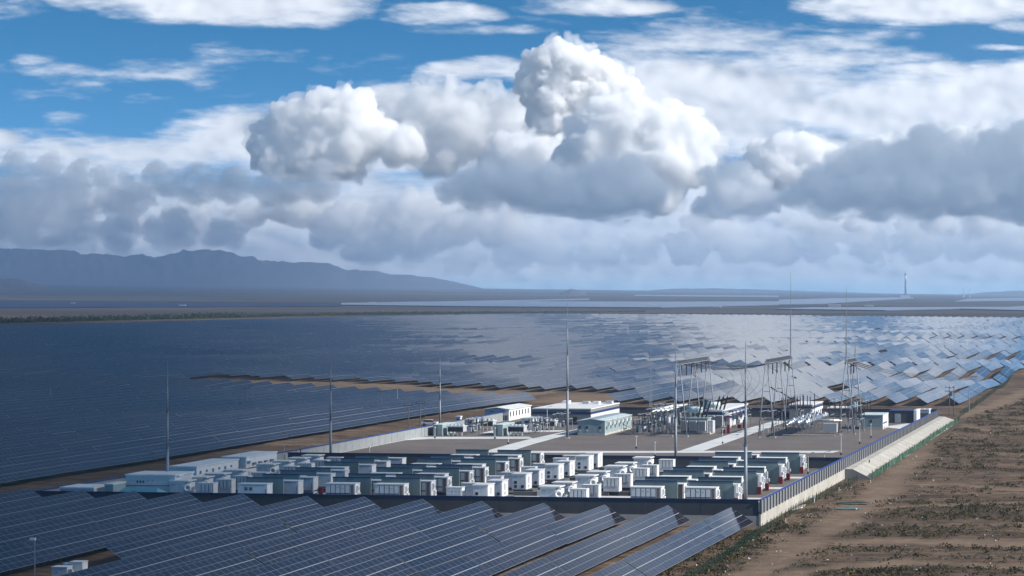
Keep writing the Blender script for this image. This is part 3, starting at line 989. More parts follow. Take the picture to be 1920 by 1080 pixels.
FARPV = mat("distant_solar_glass", (0.10, 0.13, 0.19), 0.30, var=0.25, scale=0.01, spec=0.6)
FARPD = mat("distant_shaded_solar_glass", (0.022, 0.035, 0.075), 0.85, var=0.25, scale=0.01, spec=0.1)  # darkened copy of the strip glass: shade on the left put into colour
strip([(-100, 579), (-100, 567), (200, 568), (430, 570), (640, 571), (640, 575), (430, 576), (200, 578)], "blue far solar strip with painted shade below the left mountains", True)
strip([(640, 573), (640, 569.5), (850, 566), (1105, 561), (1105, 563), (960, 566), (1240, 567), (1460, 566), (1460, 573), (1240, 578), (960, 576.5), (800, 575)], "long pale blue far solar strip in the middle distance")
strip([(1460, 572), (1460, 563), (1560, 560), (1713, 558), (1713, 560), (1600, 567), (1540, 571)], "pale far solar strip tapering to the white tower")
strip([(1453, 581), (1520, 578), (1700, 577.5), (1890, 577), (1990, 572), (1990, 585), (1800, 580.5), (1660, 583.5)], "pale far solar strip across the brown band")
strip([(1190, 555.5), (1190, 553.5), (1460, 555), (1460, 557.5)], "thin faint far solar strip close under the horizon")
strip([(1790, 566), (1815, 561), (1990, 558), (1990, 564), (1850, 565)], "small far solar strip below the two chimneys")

# ------------------------------------------------------------------ the compound: pads, roads, walls
def pad(name, pts, z0, z1, m, label, kind="structure", inpq=True):
    mb = MB()
    w = [S(a, b) if inpq else Vector((a, b, 0)) for a, b in pts]
    ar = sum(w[i].x * w[(i + 1) % len(w)].y - w[(i + 1) % len(w)].x * w[i].y for i in range(len(w)))
    if ar < 0: w.reverse()
    mb.quad([(a.x, a.y, z1) for a in w], 0)
    for i in range(len(w)):
        a, b = w[i], w[(i + 1) % len(w)]
        mb.quad([(a.x, a.y, z0), (b.x, b.y, z0), (b.x, b.y, z1), (a.x, a.y, z1)], 0)
    return tag(link(name, mb.mesh(name, m)), label, kind=kind)


PL = -120.4
QB, QE = 101.5, 296.0
pad("gravel", [(-126.4, 0.3), (-.25, 0.3), (-.25, QE - .2), (PL + .2, QE - .2), (PL + .2, 110)], -1.85, 0.0, GRAV, "mauve brown gravel inside the walled compound")


def pxroad(pts, label, z1=0.03):
    return pad("road", [pq(u, v, z1) for u, v in pts], -0.05, z1, ROADM, label)


pxroad([(905, 848.8), (1560, 848.8), (1575, 845.2), (1335, 845.2), (1240, 845.6), (912, 845.6)], "pale concrete road behind the battery yard wall", 0.035)
pxroad([(912, 845.4), (958, 845.4), (1000, 832), (1046, 819.5), (1086, 809), (1086, 803.5), (1046, 812), (992, 823.5), (955, 833)], "pale concrete road running past the low green building", 0.045)
pxroad([(740, 826), (740, 824), (800, 819), (992, 818.8), (1000, 822.5), (800, 823)], "narrow pale concrete road before the cooling units", 0.03)
pxroad([(600, 853.5), (592, 852.5), (735, 823), (744, 824.5)], "thin pale concrete path along the left wall", 0.045)
pxroad([(1275, 845), (1318, 845), (1417, 810.5), (1450, 799), (1480, 789), (1452, 789), (1397, 804.5)], "pale concrete road between transformers and switchyard", 0.045)
pxroad([(900, 812), (925, 807), (1060, 806.5), (1050, 809)], "pale concrete yard path among the cooling units", 0.03)
pxroad([(1655, 800), (1700, 794), (1735, 794), (1705, 806)], "pale paved apron before the dark block", 0.03)
for (a0, a1) in ((-118, -1.2),):
    pad("yard_pavement", [(a0, 2.0), (a1, 2.0), (a1, 9.0), (a0, 9.0)], -.05, 0.025, ROADM, "pale concrete lane inside the near wall")
for i, q in enumerate((27.5, 50.5, 75.5)):
    pad("yard_pavement", [(-118, q), (-1.2, q), (-1.2, q + 4), (-118, q + 4)], -.05, 0.025 + .004 * i, ROADM, "pale concrete lane across the battery yard behind its %s firewall pair" % nth(i + 1))
pad("yard_pavement", [(-5.2, 9.2), (-1.2, 9.2), (-1.2, 98), (-5.2, 98)], -.05, 0.018, CONC, "pale concrete strip along the right wall of the battery yard")


def wall(label, p0, p1, nseg, h, base_lo, mpanel, mcap, mbase, base_top=0.05, thick=0.22, gap=0.10, panel_parts=True):
    """a panel wall from p0 to p1 (compound coordinates) with coping, base and separate panels"""
    a = S(*p0); b = S(*p1)
    ang = math.atan2(b.y - a.y, b.x - a.x)
    L = (b - a).length
    r = thing("compound_wall", label, "wall", (a.x, a.y, 0), ang)
    link("base", MB().box(0, L, -thick * .8, thick * .8, base_lo, base_top).mesh("base", mbase), r)
    link("coping", MB().box(-.1, L + .1, -thick * .9, thick * .9, h - 0.16, h).box(-.1, L + .1, -thick * .5, thick * .5, h, h + .06).mesh("coping", mcap), r)
    step = L / nseg
    me = cached(("wp", round(step, 3), h, mpanel.name, thick), lambda: MB().box(gap * .5, step - gap * .5, -thick * .5, thick * .5, base_top, h - .16).mesh("wall_panel", mpanel))
    mp_ = cached(("wq", h, thick, gap), lambda: MB().box(-gap * .5, gap * .5, -thick * .3 - (.25 if gap > .3 else 0), thick * .3, base_top, h - .16).mesh("wall_post", PLINTH))  # wide dark posts on the right wall have the pilasters' shadow painted in
    for i in range(nseg):
        o = link("wall_panel", me, r); o.location = (i * step, 0, 0)
    for i in range(nseg + 1):
        o = link("wall_post", mp_, r); o.location = (min(max(i * step, gap * .5), L - gap * .5), 0, 0)
    return r


wall("dark grey wall with navy coping along the near side of the compound", (-127, 0), (-.25, 0), 26, 2.5, -2.2, WALLD, NAVY, CONC, base_top=-.2)
wall("grey panel wall with bright blue coping on the right of the compound", (0, -.22), (0, QE), 96, 2.5, -2.2, WALLP, BLUE, CONC2, base_top=0.15, gap=0.5)
wall("pale grey wall with blue coping on the left of the compound", (PL, 110), (PL, QE - .3), 40, 2.5, -1.5, WALLL, BLUE, CONC)
wall("pale grey wall with blue coping beside the white site cabins", (-126.8, 0.5), (PL - .05, 109.6), 24, 2.5, -1.5, WALLL, BLUE, CONC)
wall("dark grey wall with blue coping behind the substation", (PL + .3, QE), (-.3, QE), 30, 2.6, -1.5, WALLD, NAVY, CONC)
wall("dark grey wall with navy coping between battery yard and substation", (PL + .4, QB), (-.3, QB), 30, 2.3, -.4, WALLD, NAVY, CONC)

# concrete slope outside the right wall
r = thing("concrete_slope", "pale concrete paved slope outside the far half of the right wall", "embankment", S(0.25, 100.0))
rows_ = 28
for k in range(rows_):
    q0, q1 = k * 7.0, (k + 1) * 7.0 - .22

    def prof(q):
        g = float(zg(6.5, q + 100))
        return [(0.02, 0.12 + .5 * (q / 196)), (1.6, 0.10 + .45 * (q / 196)), (5.3, g + 0.05)]
    a, b = prof(q0), prof(q1)
    mb = MB()
    for i in range(2):
        mb.quad([(a[i][0], q0, a[i][1]), (a[i + 1][0], q0, a[i + 1][1]), (b[i + 1][0], q1, b[i + 1][1]), (b[i][0], q1, b[i][1])], 0)
    lo_ = -2.4
    mb.quad([(a[0][0], q0, lo_), (a[2][0], q0, lo_), (a[2][0], q0, a[2][1]), (a[1][0], q0, a[1][1]), (a[0][0], q0, a[0][1])], 1 if k == 0 else 0)
    mb.quad([(a[2][0], q0, lo_), (b[2][0], q1, lo_), (b[2][0], q1, b[2][1]), (a[2][0], q0, a[2][1])], 0)
    mb.quad([(b[2][0], q1, lo_), (b[0][0], q1, lo_), (b[0][0], q1, b[0][1]), (b[1][0], q1, b[1][1]), (b[2][0], q1, b[2][1])], 0)
    link("slope_slab", mb.mesh("slope_slab", [CONC2, CLAD]), r)


# ------------------------------------------------------------------ green mesh fence
def net_material(name, col, a_col, wire):
    m = bpy.data.materials.new(name); m.use_nodes = True
    t = m.node_tree; t.nodes.clear()
    o = N(t, "ShaderNodeOutputMaterial"); d = N(t, "ShaderNodeBsdfDiffuse"); tp = N(t, "ShaderNodeBsdfTransparent"); mxs = N(t, "ShaderNodeMixShader")
    g = N(t, "ShaderNodeNewGeometry"); mp2 = N(t, "ShaderNodeMapping"); mp2.inputs['Rotation'].default_value = (0, 0, -TH); mp2.inputs['Scale'].default_value = (0.3, 1.6, 0.12)
    t.links.new(g.outputs['Position'], mp2.inputs['Vector'])
    n = noise_node(t, mp2.outputs['Vector'], 1.0, 4, 0.6)
    c = ramp(t, n, [(0.40, col), (0.62, a_col)])
    t.links.new(c, d.inputs['Color'])
    mr = N(t, "ShaderNodeMapRange"); mr.inputs['From Min'].default_value = 0.3; mr.inputs['From Max'].default_value = 0.7; mr.inputs['To Min'].default_value = wire[0]; mr.inputs['To Max'].default_value = wire[1]
    n2_ = noise_node(t, g.outputs['Position'], 1.3, 5, 0.7)
    t.links.new(n2_, mr.inputs['Value']); t.links.new(mr.outputs['Result'], mxs.inputs[0])
    t.links.new(tp.outputs[0], mxs.inputs[1]); t.links.new(d.outputs[0], mxs.inputs[2]); t.links.new(mxs.outputs[0], o.inputs['Surface'])
    return m


NETG = net_material("green_netting", (0.010, 0.050, 0.030), (0.10, 0.16, 0.12), (0.85, 1.0))
NETD = net_material("dark_green_netting", (0.004, 0.020, 0.010), (0.008, 0.030, 0.016), (0.10, 0.60))
GPOST = mat("green_post", (0.008, 0.028, 0.015), 0.6)


def fence(label, path, h, step, m, seed):
    rnd = random.Random(seed)
    pts = []
    for (a, b) in zip(path[:-1], path[1:]):
        L = math.hypot(b[0] - a[0], b[1] - a[1]); n = max(1, int(L / step))
        for i in range(n): pts.append((a[0] + (b[0] - a[0]) * i / n, a[1] + (b[1] - a[1]) * i / n))
    pts.append(path[-1])
    c0 = S(*pts[0])
    r = thing("mesh_fence", label, "fence", (c0.x, c0.y, float(zg(*pts[0]))), 0)
    loc = []
    for p, q in pts:
        w = S(p + rnd.uniform(-.15, .15), q, float(zg(p, q)) + rnd.uniform(-.05, .15))
        loc.append(w - r.location)
    for i, a in enumerate(loc):
        if i < 100: link("fence_post", MB().cyl(a + Vector((0, 0, -.4)), a + Vector((rnd.uniform(-.1, .1), 0, h + .25)), 0.05, n=5).mesh("fence_post", GPOST), r)
    for i, (a, b) in enumerate(zip(loc[:-1], loc[1:])):
        hh = h * rnd.uniform(.85, 1.05)
        mid = (a + b) / 2 + Vector((rnd.uniform(-.2, .2), 0, 0))
        mb = MB(); Z = Vector((0, 0, 1))
        mb.quad([a, mid, mid + Z * (hh * .92), a + Z * hh], 0); mb.quad([mid, b, b + Z * hh, mid + Z * (hh * .92)], 0)
        if i < 100: link("fence_net", mb.mesh("fence_net", m), r)
    return r


def gz(u, v):
    y = far_y(u, v); return SI((u - PPX) / F * y, y)


fence("ragged dark green mesh fence on the slope right of the near wall corner", [gz(1290, 1090), gz(1345, 1058), gz(1430, 1000), gz(1500, 955), gz(1560, 925), gz(1606, 905)], 1.25, 1.9, NETD, 1)
fence("bright green netting fence along the toe of the concrete slope", [(5.75, 100.2), (5.8, 150), (5.8, 200), (5.7, 250), (5.6, 294)], 1.35, 2.6, NETG, 2)
fence("sagging dark green fence climbing beside the far dirt track", [(5.6, 296), gz(1835, 757), gz(1865, 735), gz(1895, 708), gz(1935, 682)], 1.6, 5.0, NETD, 3)

# ------------------------------------------------------------------ battery yard
SECT = {"L": (-93.4, -86.6, "left"), "M1": (-78.6, -71.7, "second"), "M2": (-69.8, -62.8, "third"), "A": (-24.5, -17.0, "fourth"), "B": (-15.0, -7.3, "rightmost")}
FQ = [15.0, 22.9, 38.0, 46.2, 61.8, 70.4, 87.2]
LQ = [12.2, 20.0, 28.5, 35.8, 51.0, 60.0, 68.5]


def container_parts(r, kind, w):
    d, z0, z1 = 2.44, 0.62, 3.38
    link("body", cached(("cb", w), lambda: MB().box(0, w, 0, d, z0, z1).mesh("body", WHITE)), r)
    link("roof", cached(("cr", w), lambda: MB().box(-.06, w + .06, -.08, d + .08, z1, z1 + .14).mesh("roof", ROOFW)), r)
    link("base", cached(("cp", w), lambda: MB().box(.1, w - .1, .1, d - .1, 0, z0).mesh("base", PLINTH)), r)
    link("skirt", cached(("cs", w), lambda: MB().box(.02, w - .02, -.025, 0, z0, z0 + .2).mesh("skirt", NAVY)), r)
    if kind == "panel":
        link("front_frame", cached(("cff", w), lambda: MB().box(.06, w - .95, -.02, 0, z0 + .25, z1 - .06).mesh("front_frame", STEELD)), r)
        n = 5
        st = (w - 1.0) / n
        for i in range(n):
            me = cached(("cd", w, i), lambda: MB().box(.12, st - .06, -.05, 0, z0 + 1.25, z1 - .15).mesh("door", WHITE2))
            o = link("door", me, r); o.location = (i * st, 0, 0)
            me = cached(("cd2", w, i), lambda: MB().box(.12, st - .06, -.05, 0, z0 + .35, z0 + 1.05).mesh("hatch", GREYL))
            o = link("hatch", me, r); o.location = (i * st, 0, 0)
            if i in (0, 2, 3):
                me = cached(("cl", w, i), lambda: MB().box(.25, st - .2, -.07, -.05, 2.9, 3.1).mesh("nameplate", GREYP))
                o = link("louvre", me, r); o.location = (i * st, 0, -.1 * i)
        link("doorway", cached(("cw", w), lambda: MB().box(w - .85, w - .25, -.03, 0, z0 + .1, z1 - .1).mesh("doorway", BROWNB)), r)
        link("band", cached(("cg", w), lambda: MB().box(.1, w - 1, -.035, 0, z0 + 1.08, z0 + 1.2).mesh("band", NAVY)), r)
        for k in range(2):
            me = cached(("cu", k), lambda: MB().box(0, .42, .35, 1.15, 2.1 - k * 1.2, 3.1 - k * 1.25).mesh("cooling_unit", WHITE))
            o = link("cooling_unit", me, r); o.location = (w, k * .55, 0)
            me = cached(("cv", k), lambda: MB().cyl((.42, .75, 2.6 - k * 1.22), (.45, .75, 2.6 - k * 1.22), .3, n=12).mesh("fan", GREYP))
            o2 = link("fan", me, o)
    else:
        link("band", cached(("cg2", w), lambda: MB().box(0.05, w * .47, -.03, 0, z0 + .35, z0 + .55).box(w * .52, w - .3, -.03, 0, z0 + .35, z0 + .55).mesh("band", NAVY)), r)
        link("side_band", cached(("cg3", w), lambda: MB().box(w, w + .03, .05, d - .05, z0 + .35, z0 + .55).mesh("side_band", NAVY)), r)
        for i in range(2):
            me = cached(("cwi", i), lambda: MB().box(-.3, .3, -.04, 0, 2.35, 2.9).mesh("window", STEELD))
            o = link("window", me, r); o.location = (w * (.28 + .16 * i), 0, 0)
        link("top_vent", cached(("ctv", w), lambda: MB().box(.6, w - .4, -.035, 0, z1 - .22, z1 - .1).mesh("top_vent", GREYP)), r)
        link("handle", cached(("cha", w), lambda: MB().box(w - .35, w - .27, -.06, 0, 1.2, 2.6).mesh("handle", STEELD)), r)
    return r


def battery(p, q, lab, kind, w=5.35):
    r = thing("battery_container", lab, "battery container", S(p, q), TH, "battery containers")
    return container_parts(r, kind, w)


fw_h = 4.3
OUT = {'L': (1.75, 1.6), 'M1': (1.2, 1.7), 'M2': (1.2, 1.5), 'A': (.55, 1.0), 'B': (.35, -.7)}
for key, (pa, pb, nm) in SECT.items():
    qs = LQ if key == "L" else FQ
    for i, q in enumerate(qs):
        r = thing("firewall", "grey green firewall, %s from the near wall in the %s column" % (nth(i + 1), nm), "firewall", S(pa, q), TH, "firewalls between battery containers")
        w = pb - pa
        link("slab", cached(("fw", round(w, 2)), lambda: MB().box(0, w, 0, .3, 0, fw_h - .16).mesh("slab", FIREW)), r)
        link("coping", cached(("fc", round(w, 2)), lambda: MB().box(-.05, w + .05, -.05, .35, fw_h - .16, fw_h).mesh("coping", NAVY)), r)
        kind = "plain" if key == "L" else "panel"
        # a container behind each wall, standing out past its right end
        gapq = (qs[i + 1] - q) if i + 1 < len(qs) else 12
        off = 2.6 if gapq < 10 else 3.2
        battery(pb + (OUT[key][1] if i % 2 else OUT[key][0]) - 5.35, q + off, "white battery container behind the %s firewall from the near wall, %s column" % (nth(i + 1), nm), kind)
        # a container before each wall that has a lane in front
        if i in (0, 2, 4, 6):
            battery(pa + .25, q - 4.4, "white battery container before the %s firewall from the near wall, %s column" % (nth(i + 1), nm), kind)
        if key == "B":
            r = thing("fire_cabinet", "dark red fire cabinet at the right end of the %s firewall of the rightmost column" % nth(i + 1), "fire cabinet", S(pb + .15, q - .3), TH, "red fire cabinets")
            link("cabinet", cached("fcab", lambda: MB().box(0, .7, 0, .6, 0.1, 1.45).mesh("cabinet", RED)), r)
            link("riser", cached("frise", lambda: MB().box(.1, .5, .1, .5, 1.45, 3.6).mesh("riser", WHITE)), r)
            link("junction_box", cached("fjb", lambda: MB().box(.52, .85, .1, .45, 1.75, 2.3).mesh("junction_box", WHITE2)), r)
r = thing("fire_cabinet", "small dark red fire cabinet between the left containers", "fire cabinet", S(-84.8, 24.6), TH, "red fire cabinets")
link("cabinet", CACHE["fcab"], r)
link("lid", MB().box(-.05, .75, -.05, .65, 1.45, 1.53).mesh("lid", RED), r)


def inverter_box(p, q, lab):
    r = thing("inverter_cabin", lab, "inverter", S(p, q), TH, "white inverter cabins")
    w, d, z0, z1 = 2.65, 3.9, 0.95, 3.65
    link("body", cached("ib", lambda: MB().box(0, w, 0, d, z0, z1).mesh("body", WHITE)), r)
    link("roof", cached("ir", lambda: MB().box(-.1, w + .1, -.15, d + .1, z1, z1 + .16).mesh("roof", ROOFW)), r)
    link("base", cached("ip", lambda: MB().box(.3, w + 1.2, .3, d - .2, 0, z0).mesh("base", PLINTH)), r)
    for i in range(2):
        o = link("door", cached(("id", i), lambda: MB().box(.12, 1.2, -.05, 0, z0 + .15, z1 - .2).mesh("door", WHITE2)), r)
        o.location = (i * 1.3, 0, 0)
        for k in range(2 - i):
            o2 = link("vent", cached(("iv", i, k), lambda: MB().box(.45, .95, -.08, -.05, z0 + .3 + k * .75, z0 + .8 + k * .75).mesh("vent", DARK)), o)
    o = link("nameplate", cached("in", lambda: MB().box(.3, 1.05, -.07, -.05, z1 - .62, z1 - .42).mesh("nameplate", GREYP)), r)
    o = link("side_louvre", cached("isl", lambda: MB().box(w, w + .04, 1.5, 2.1, z0 + 1.1, z1 - .5).box(w, w + .04, 1.5, 2.1, z0 + .3, z0 + .8).mesh("side_louvre", GREYP)), r)
    return r


def control_cabinet(p, q, lab):
    r = thing("control_cabinet", lab, "cabinet", S(p, q), TH, "white control cabinets")
    w, d, z0, z1 = 2.75, 1.7, 0.5, 3.2
    link("body", cached("kb", lambda: MB().box(0, w, 0, d, z0, z1).mesh("body", WHITE)), r)
    link("roof", cached("kr", lambda: MB().box(-.08, w + .08, -.08, d + .08, z1, z1 + .12).mesh("roof", ROOFW)), r)
    link("base", cached("kp", lambda: MB().box(.1, w - .1, .1, d - .1, 0, z0).mesh("base", PLINTH)), r)
    for i in range(4):
        o = link("door", cached("kd", lambda: MB().box(.05, .58, -.04, 0, z0 + .2, z1 - .2).mesh("door", WHITE2)), r)
        o.location = (.12 + i * .64, 0, 0)
        link("label_strip", cached(("kl", i), lambda: MB().box(.1, .5, -.06, -.04, z1 - .62 - .15 * (i % 2), z1 - .45).box(.1, .5, -.06, -.04, z1 - 1.15, z1 - 1.05).mesh("label_strip", GREYP)), o)
    return r


def transformer_cabin(p, q, lab):
    r = thing("transformer_cabin", lab, "transformer", S(p, q), TH, "white transformer cabins")
    w, d, z0, z1 = 2.6, 3.2, 0.5, 3.45
    link("body", cached("tb", lambda: MB().box(0, w, 0, d, z0, z1).mesh("body", WHITE)), r)
    link("roof", cached("tr", lambda: MB().box(-.22, w + .9, -.25, d + .2, z1, z1 + .18).mesh("roof", ROOFW)), r)
    link("base", cached("tp", lambda: MB().box(-.3, w + 3.4, .3, d - .3, 0, z0).mesh("base", PLINTH)), r)
    for i in range(2):
        o = link("door", cached("td", lambda: MB().box(.15, 1.15, -.05, 0, z0 + .2, z1 - .3).mesh("door", WHITE2)), r)
        o.location = (i * 1.25, 0, 0)
    link("nameplate", cached("tn", lambda: MB().box(.35, 1.0, -.07, -.05, z1 - .7, z1 - .5).mesh("nameplate", GREYP)), r)
    o = link("duct", cached("tdu", lambda: MB().ring((w + .55, .2, 2.35), (-.35, 1, 0.1), .5, .22).mesh("duct", WHITE, True)), r)
    link("duct_mouth", cached("tdm", lambda: MB().cyl((w + .55, .25, 2.35), (w + .55, .3, 2.36), .36, n=14).mesh("duct_mouth", GREYP)), o)
    link("duct_box", cached("tdb", lambda: MB().box(w, w + 1.0, .4, 2.4, z0, 3.2).mesh("duct_box", WHITE)), r)
    link("switch_box", cached("tsb", lambda: MB().box(w + 1.05, w + 1.6, -.2, .6, z0, 1.9).mesh("switch_box", GREYP)), r)
    link("cable_post", cached("tcp", lambda: MB().box(w + 1.75, w + 2.0, -.1, .15, z0, 2.2).mesh("cable_post", WHITE)), r)
    return r


def radiator_unit(p, q, lab):
    r = thing("radiator_cabinet", lab, "radiator", S(p, q), TH, "white radiator cabinets")
    w, d, z0, z1 = 2.95, 1.9, 0.7, 3.1
    link("body", cached("rb", lambda: MB().box(0, w, 0, d, z0, z1).mesh("body", WHITE)), r)
    link("top", cached("rt", lambda: MB().box(-.05, w + .05, -.12, d + .05, z1, z1 + .1).mesh("top", ROOFW)), r)
    link("base", cached("rp", lambda: MB().box(.15, w - .15, .15, d - .15, 0, z0).mesh("base", DARK)), r)
    for i in range(4):
        o = link("radiator_panel", cached("rr", lambda: MB().box(.06, .56, -.14, 0, z0 + 1.0, z1 - .1).mesh("radiator_panel", WHITE2)), r)
        o.location = (.1 + i * .68, 0, 0)
        o = link("gap", cached("rg", lambda: MB().box(.575, .66, -.02, 0, z0 + .95, z1 - .1).mesh("gap", STEELD)), r)
        o.location = (.1 + i * .68, 0, 0)
    link("lower_grille", cached("rl", lambda: MB().box(.1, w - .15, -.06, 0, z0 + .08, z0 + .88).mesh("lower_grille", GREYL)), r)
    return r


WQ = [8.0, 16.6, 32.2, 41.2, 55.2, 63.6, 78.8, 86.4]
for i, q in enumerate(WQ):
    n = nth(i + 1)
    inverter_box(-51.2, q, "white inverter cabin with dark vents, %s from the near wall, middle block" % n)
    control_cabinet(-55.9, q, "white control cabinet left of the %s inverter cabin from the near wall" % n)
    if i < 7:
        transformer_cabin(-39.4, q, "white transformer cabin with round duct, %s from the near wall, middle block" % n)
        radiator_unit(-34.4, q + .6, "white four panel radiator cabinet, %s from the near wall, middle block" % n)
for i, q in enumerate((11.5, 19.6, 27.4, 36.0, 51.4, 59.5, 68.0, 75.8)):
    n = nth(i + 1)
    transformer_cabin(-107.1, q, "white transformer cabin with round duct, %s from the near wall, left block" % n)
    radiator_unit(-102.2, q + .4, "white four panel radiator cabinet, %s from the near wall, left block" % n)
# low cable plinths on the lanes
for i, (u, v) in enumerate(((995, 927), (1175, 926), (1085, 900), (1130, 880))):
    p, q = pq(u, v, .3)
    r = thing("cable_plinth", "low grey concrete cable plinth %s among the white cabins" % ("beside the near wall", "left of the right containers", "behind the second inverters", "at the far end")[i], "plinth", S(p, q), TH)
    link("slab", MB().box(-3.2, 1.2, 0, 1.0, 0, .75).mesh("slab", PLINTH), r)
    link("end_box", MB().box(1.2, 2.2, -.1, 1.1, 0, 1.0).mesh("end_box", CONC), r)


# ------------------------------------------------------------------ buildings
def building(name, label, cat, u0, u1, vb, h, depth, mwall, mroof, base=0.0, roof_t=0.25, over=0.3, band=None, bandz=None, plinth=0, gable=0.0, dp=None):
    """front left/right photo columns at ground row vb, height, depth in m"""
    z = 0.0
    a = at(u0, vb, z); p0, q0 = SI(a.x, a.y)
    b = S(0, 0)
    # right end at the same q
    lo, hi = p0, p0 + 60
    for _ in range(40):
        mid = (lo + hi) / 2; c = S(mid, q0)
        if PPX + F * c.x / c.y < u1: lo = mid
        else: hi = mid
    w = (lo + hi) / 2 - p0
    r = thing(name, label, cat, S(p0, q0))
    link("walls", MB().box(0, w, 0, depth, plinth if plinth else 0, h).mesh("walls", mwall), r)
    if plinth: link("plinth", MB().box(.04, w + .04, -.04, depth + .04, 0, plinth).mesh("plinth", CONC), r)
    if gable:
        mb = MB()
        for s in (0, 1):
            xa, xb = (-over, w / 2) if s == 0 else (w / 2, w + over)
            za, zb = (h, h + gable) if s == 0 else (h + gable, h)
            mb.quad([(xa, -over, za + .02), (xb, -over, zb + .02), (xb, depth + over, zb + .02), (xa, depth + over, za + .02)], 0)
            mb.quad([(xa, -over, za - .12), (xa, depth + over, za - .12), (xb, depth + over, zb - .12), (xb, -over, zb - .12)], 0)
            mb.quad([(xa, -over, za - .12), (xb, -over, zb - .12), (xb, -over, zb + .02), (xa, -over, za + .02)], 0)
            xe = xa if s == 0 else xb; ze = h
            mb.quad([(xe, -over, ze - .12), (xe, -over, ze + .02), (xe, depth + over, ze + .02), (xe, depth + over, ze - .12)], 0)
        link("roof", mb.mesh("roof", mroof), r)
        link("gable", MB().quad([(0, -.004, h - .12), (w, -.004, h - .12), (w / 2, -.004, h + gable - .1)], 0).mesh("gable", mwall), r)
    else:
        link("roof", MB().box(-over, w + over, -over, depth + over, h, h + roof_t).mesh("roof", mroof), r)
    if band:
        link("band", MB().box(-.03, w + .03, -.03, depth + .03, bandz[0], bandz[1]).mesh("band", band), r)
    return r, w


def win(r, x0, x1, z0, z1, y=0.0, m=None, nm="window", side=False, w=0.0):
    if side: me = MB().box(w, w + .05, x0, x1, z0, z1).mesh(nm, m or DARK)
    else: me = MB().box(x0, x1, y - .05, y, z0, z1).mesh(nm, m or DARK)
    return link(nm, me, r)


# white prefab house
r, w = building("prefab_house", "white prefab house with a row of tall dark windows on its side", "house", 909, 954, 789, 3.3, 23, GREYL, ROOFW, gable=.55, over=.35)
link("side_wall", MB().box(w, w + .06, .05, 22.9, 0.05, 3.2).mesh("side_wall", WHITE), r)
for i in range(7): win(r, 1.0 + i * 3.1, 1.9 + i * 3.1, 1.2, 2.6, side=True, w=w + .06)
win(r, 3.3, 4.0, 1.5, 2.3); win(r, 3.3, 4.0, .3, 1.2); win(r, 1.3, 2.6, 2.5, 2.75, m=STEELD, nm="nameplate")
for i in range(4): win(r, 4.8 + i * .5, 5.1 + i * .5, .2, 1.6)
for i in range(3): win(r, 4.6 + i * .5, 4.8 + i * .5, 2.5, 2.75)
# large grey building with navy stripe
r, w = building("control_building", "long grey ribbed control building with navy stripe and white flat roof", "building", 998, 1107.5, 796, 4.25, 34, CLAD, ROOFW, band=NAVY, bandz=(2.9, 3.5), over=.12)
link("side_wall", MB().box(w, w + .05, .1, 33.8, 0.05, 2.85).mesh("side_wall", WHITE2), r)
link("foot_band", MB().box(-.05, w + .05, -.05, 0, 0, .6).mesh("foot_band", NAVY), r)
for i in range(3): win(r, 6.5 + 2.5 * i, 7.6 + 2.5 * i, 1.0, 2.2)
for i in range(4): win(r, 3 + 5.0 * i, 5 + 5 * i, 1.0, 1.8, side=True, w=w + .05)
for i, (x, y) in enumerate(((1.5, 27), (8, 24), (11, 24), (14.0, 27))):
    o = link("roof_unit", MB().box(x, x + 1.8, y, y + 2.5, 4.5, 5.3).mesh("roof_unit", GREYP if i % 2 else WHITE), r)
# low green building
r, w = building("switchgear_house", "grey green switchgear house with pale gable roof beside the tall mast", "building", 1083, 1134, 816, 3.7, 30, TEAL, TEALR, gable=.5, over=.2, plinth=.5)
for x in (.3, 2.2, 5.6): win(r, x, x + .5, 1.7, 2.3); win(r, x, x + .5, 1.0, 1.3, m=WHITE2, nm="louvre")
for i in range(6):
    win(r, 1.5 + i * 4.6, 2.4 + i * 4.6, 1.4, 2.2, side=True, w=w); o = link("cooling_unit", MB().box(w + .02, w + .7, 3 + i * 4.6, 4 + i * 4.6, 2.5, 3.2).mesh("cooling_unit", WHITE), r)
# building with navy fascia behind the transformers
r, w = building("relay_building", "white roofed relay building with navy fascia behind the transformers", "building", 1318, 1354, 803, 4.6, 38, WHITE2, ROOFW, band=NAVY, bandz=(3.6, 4.35), over=.2, roof_t=.3)
for i in range(6): win(r, 3 + 6 * i, 5 + 6 * i, 1, 2.4, side=True, w=w, m=STEELD)
link("canopy", MB().box(w + .25, w + 2.5, 0, 30, 3.0, 3.25).mesh("canopy", NAVY), r)
r, w = building("relay_building", "grey relay building with navy fascia behind the silver switchgear", "building", 1480, 1523, 789, 4.4, 20, CLAD, ROOFW, band=NAVY, bandz=(3.4, 4.0), over=.15)
link("side_wall", MB().box(w, w + .06, .1, 19.9, 0.05, 3.35).mesh("side_wall", WHITE), r)
for i in range(4): win(r, 2 + 4 * i, 3.4 + 4 * i, .6, 2.6, side=True, w=w + .06)
r, w = building("equipment_hut", "grey green equipment hut with pale roof at the right end of the substation", "hut", 1613, 1655, 805, 3.7, 12, TEAL, TEALR, plinth=.6, over=.15, roof_t=.2)
win(r, 2.6, 3.1, 1.8, 2.6); win(r, 2.6, 3.1, 1.3, 1.6, m=WHITE2, nm="louvre")
link("side_wall", MB().box(w, w + .06, .1, 11.9, .65, 3.65).mesh("side_wall", WHITE), r)
win(r, 1, 9, 1.4, 1.8, side=True, w=w + .06, m=BLUE, nm="stripe")
r, w = building("pump_house", "low dark slate pump house with a grey door and navy roof edge", "building", 1667, 1714, 793, 3.2, 10, WALLD, NAVY, over=.12)
win(r, 1.6, 3.3, .1, 2.6, m=GREYP, nm="door"); win(r, 2.5, 3.0, 1.7, 2.3, m=WHITE2, nm="notice")
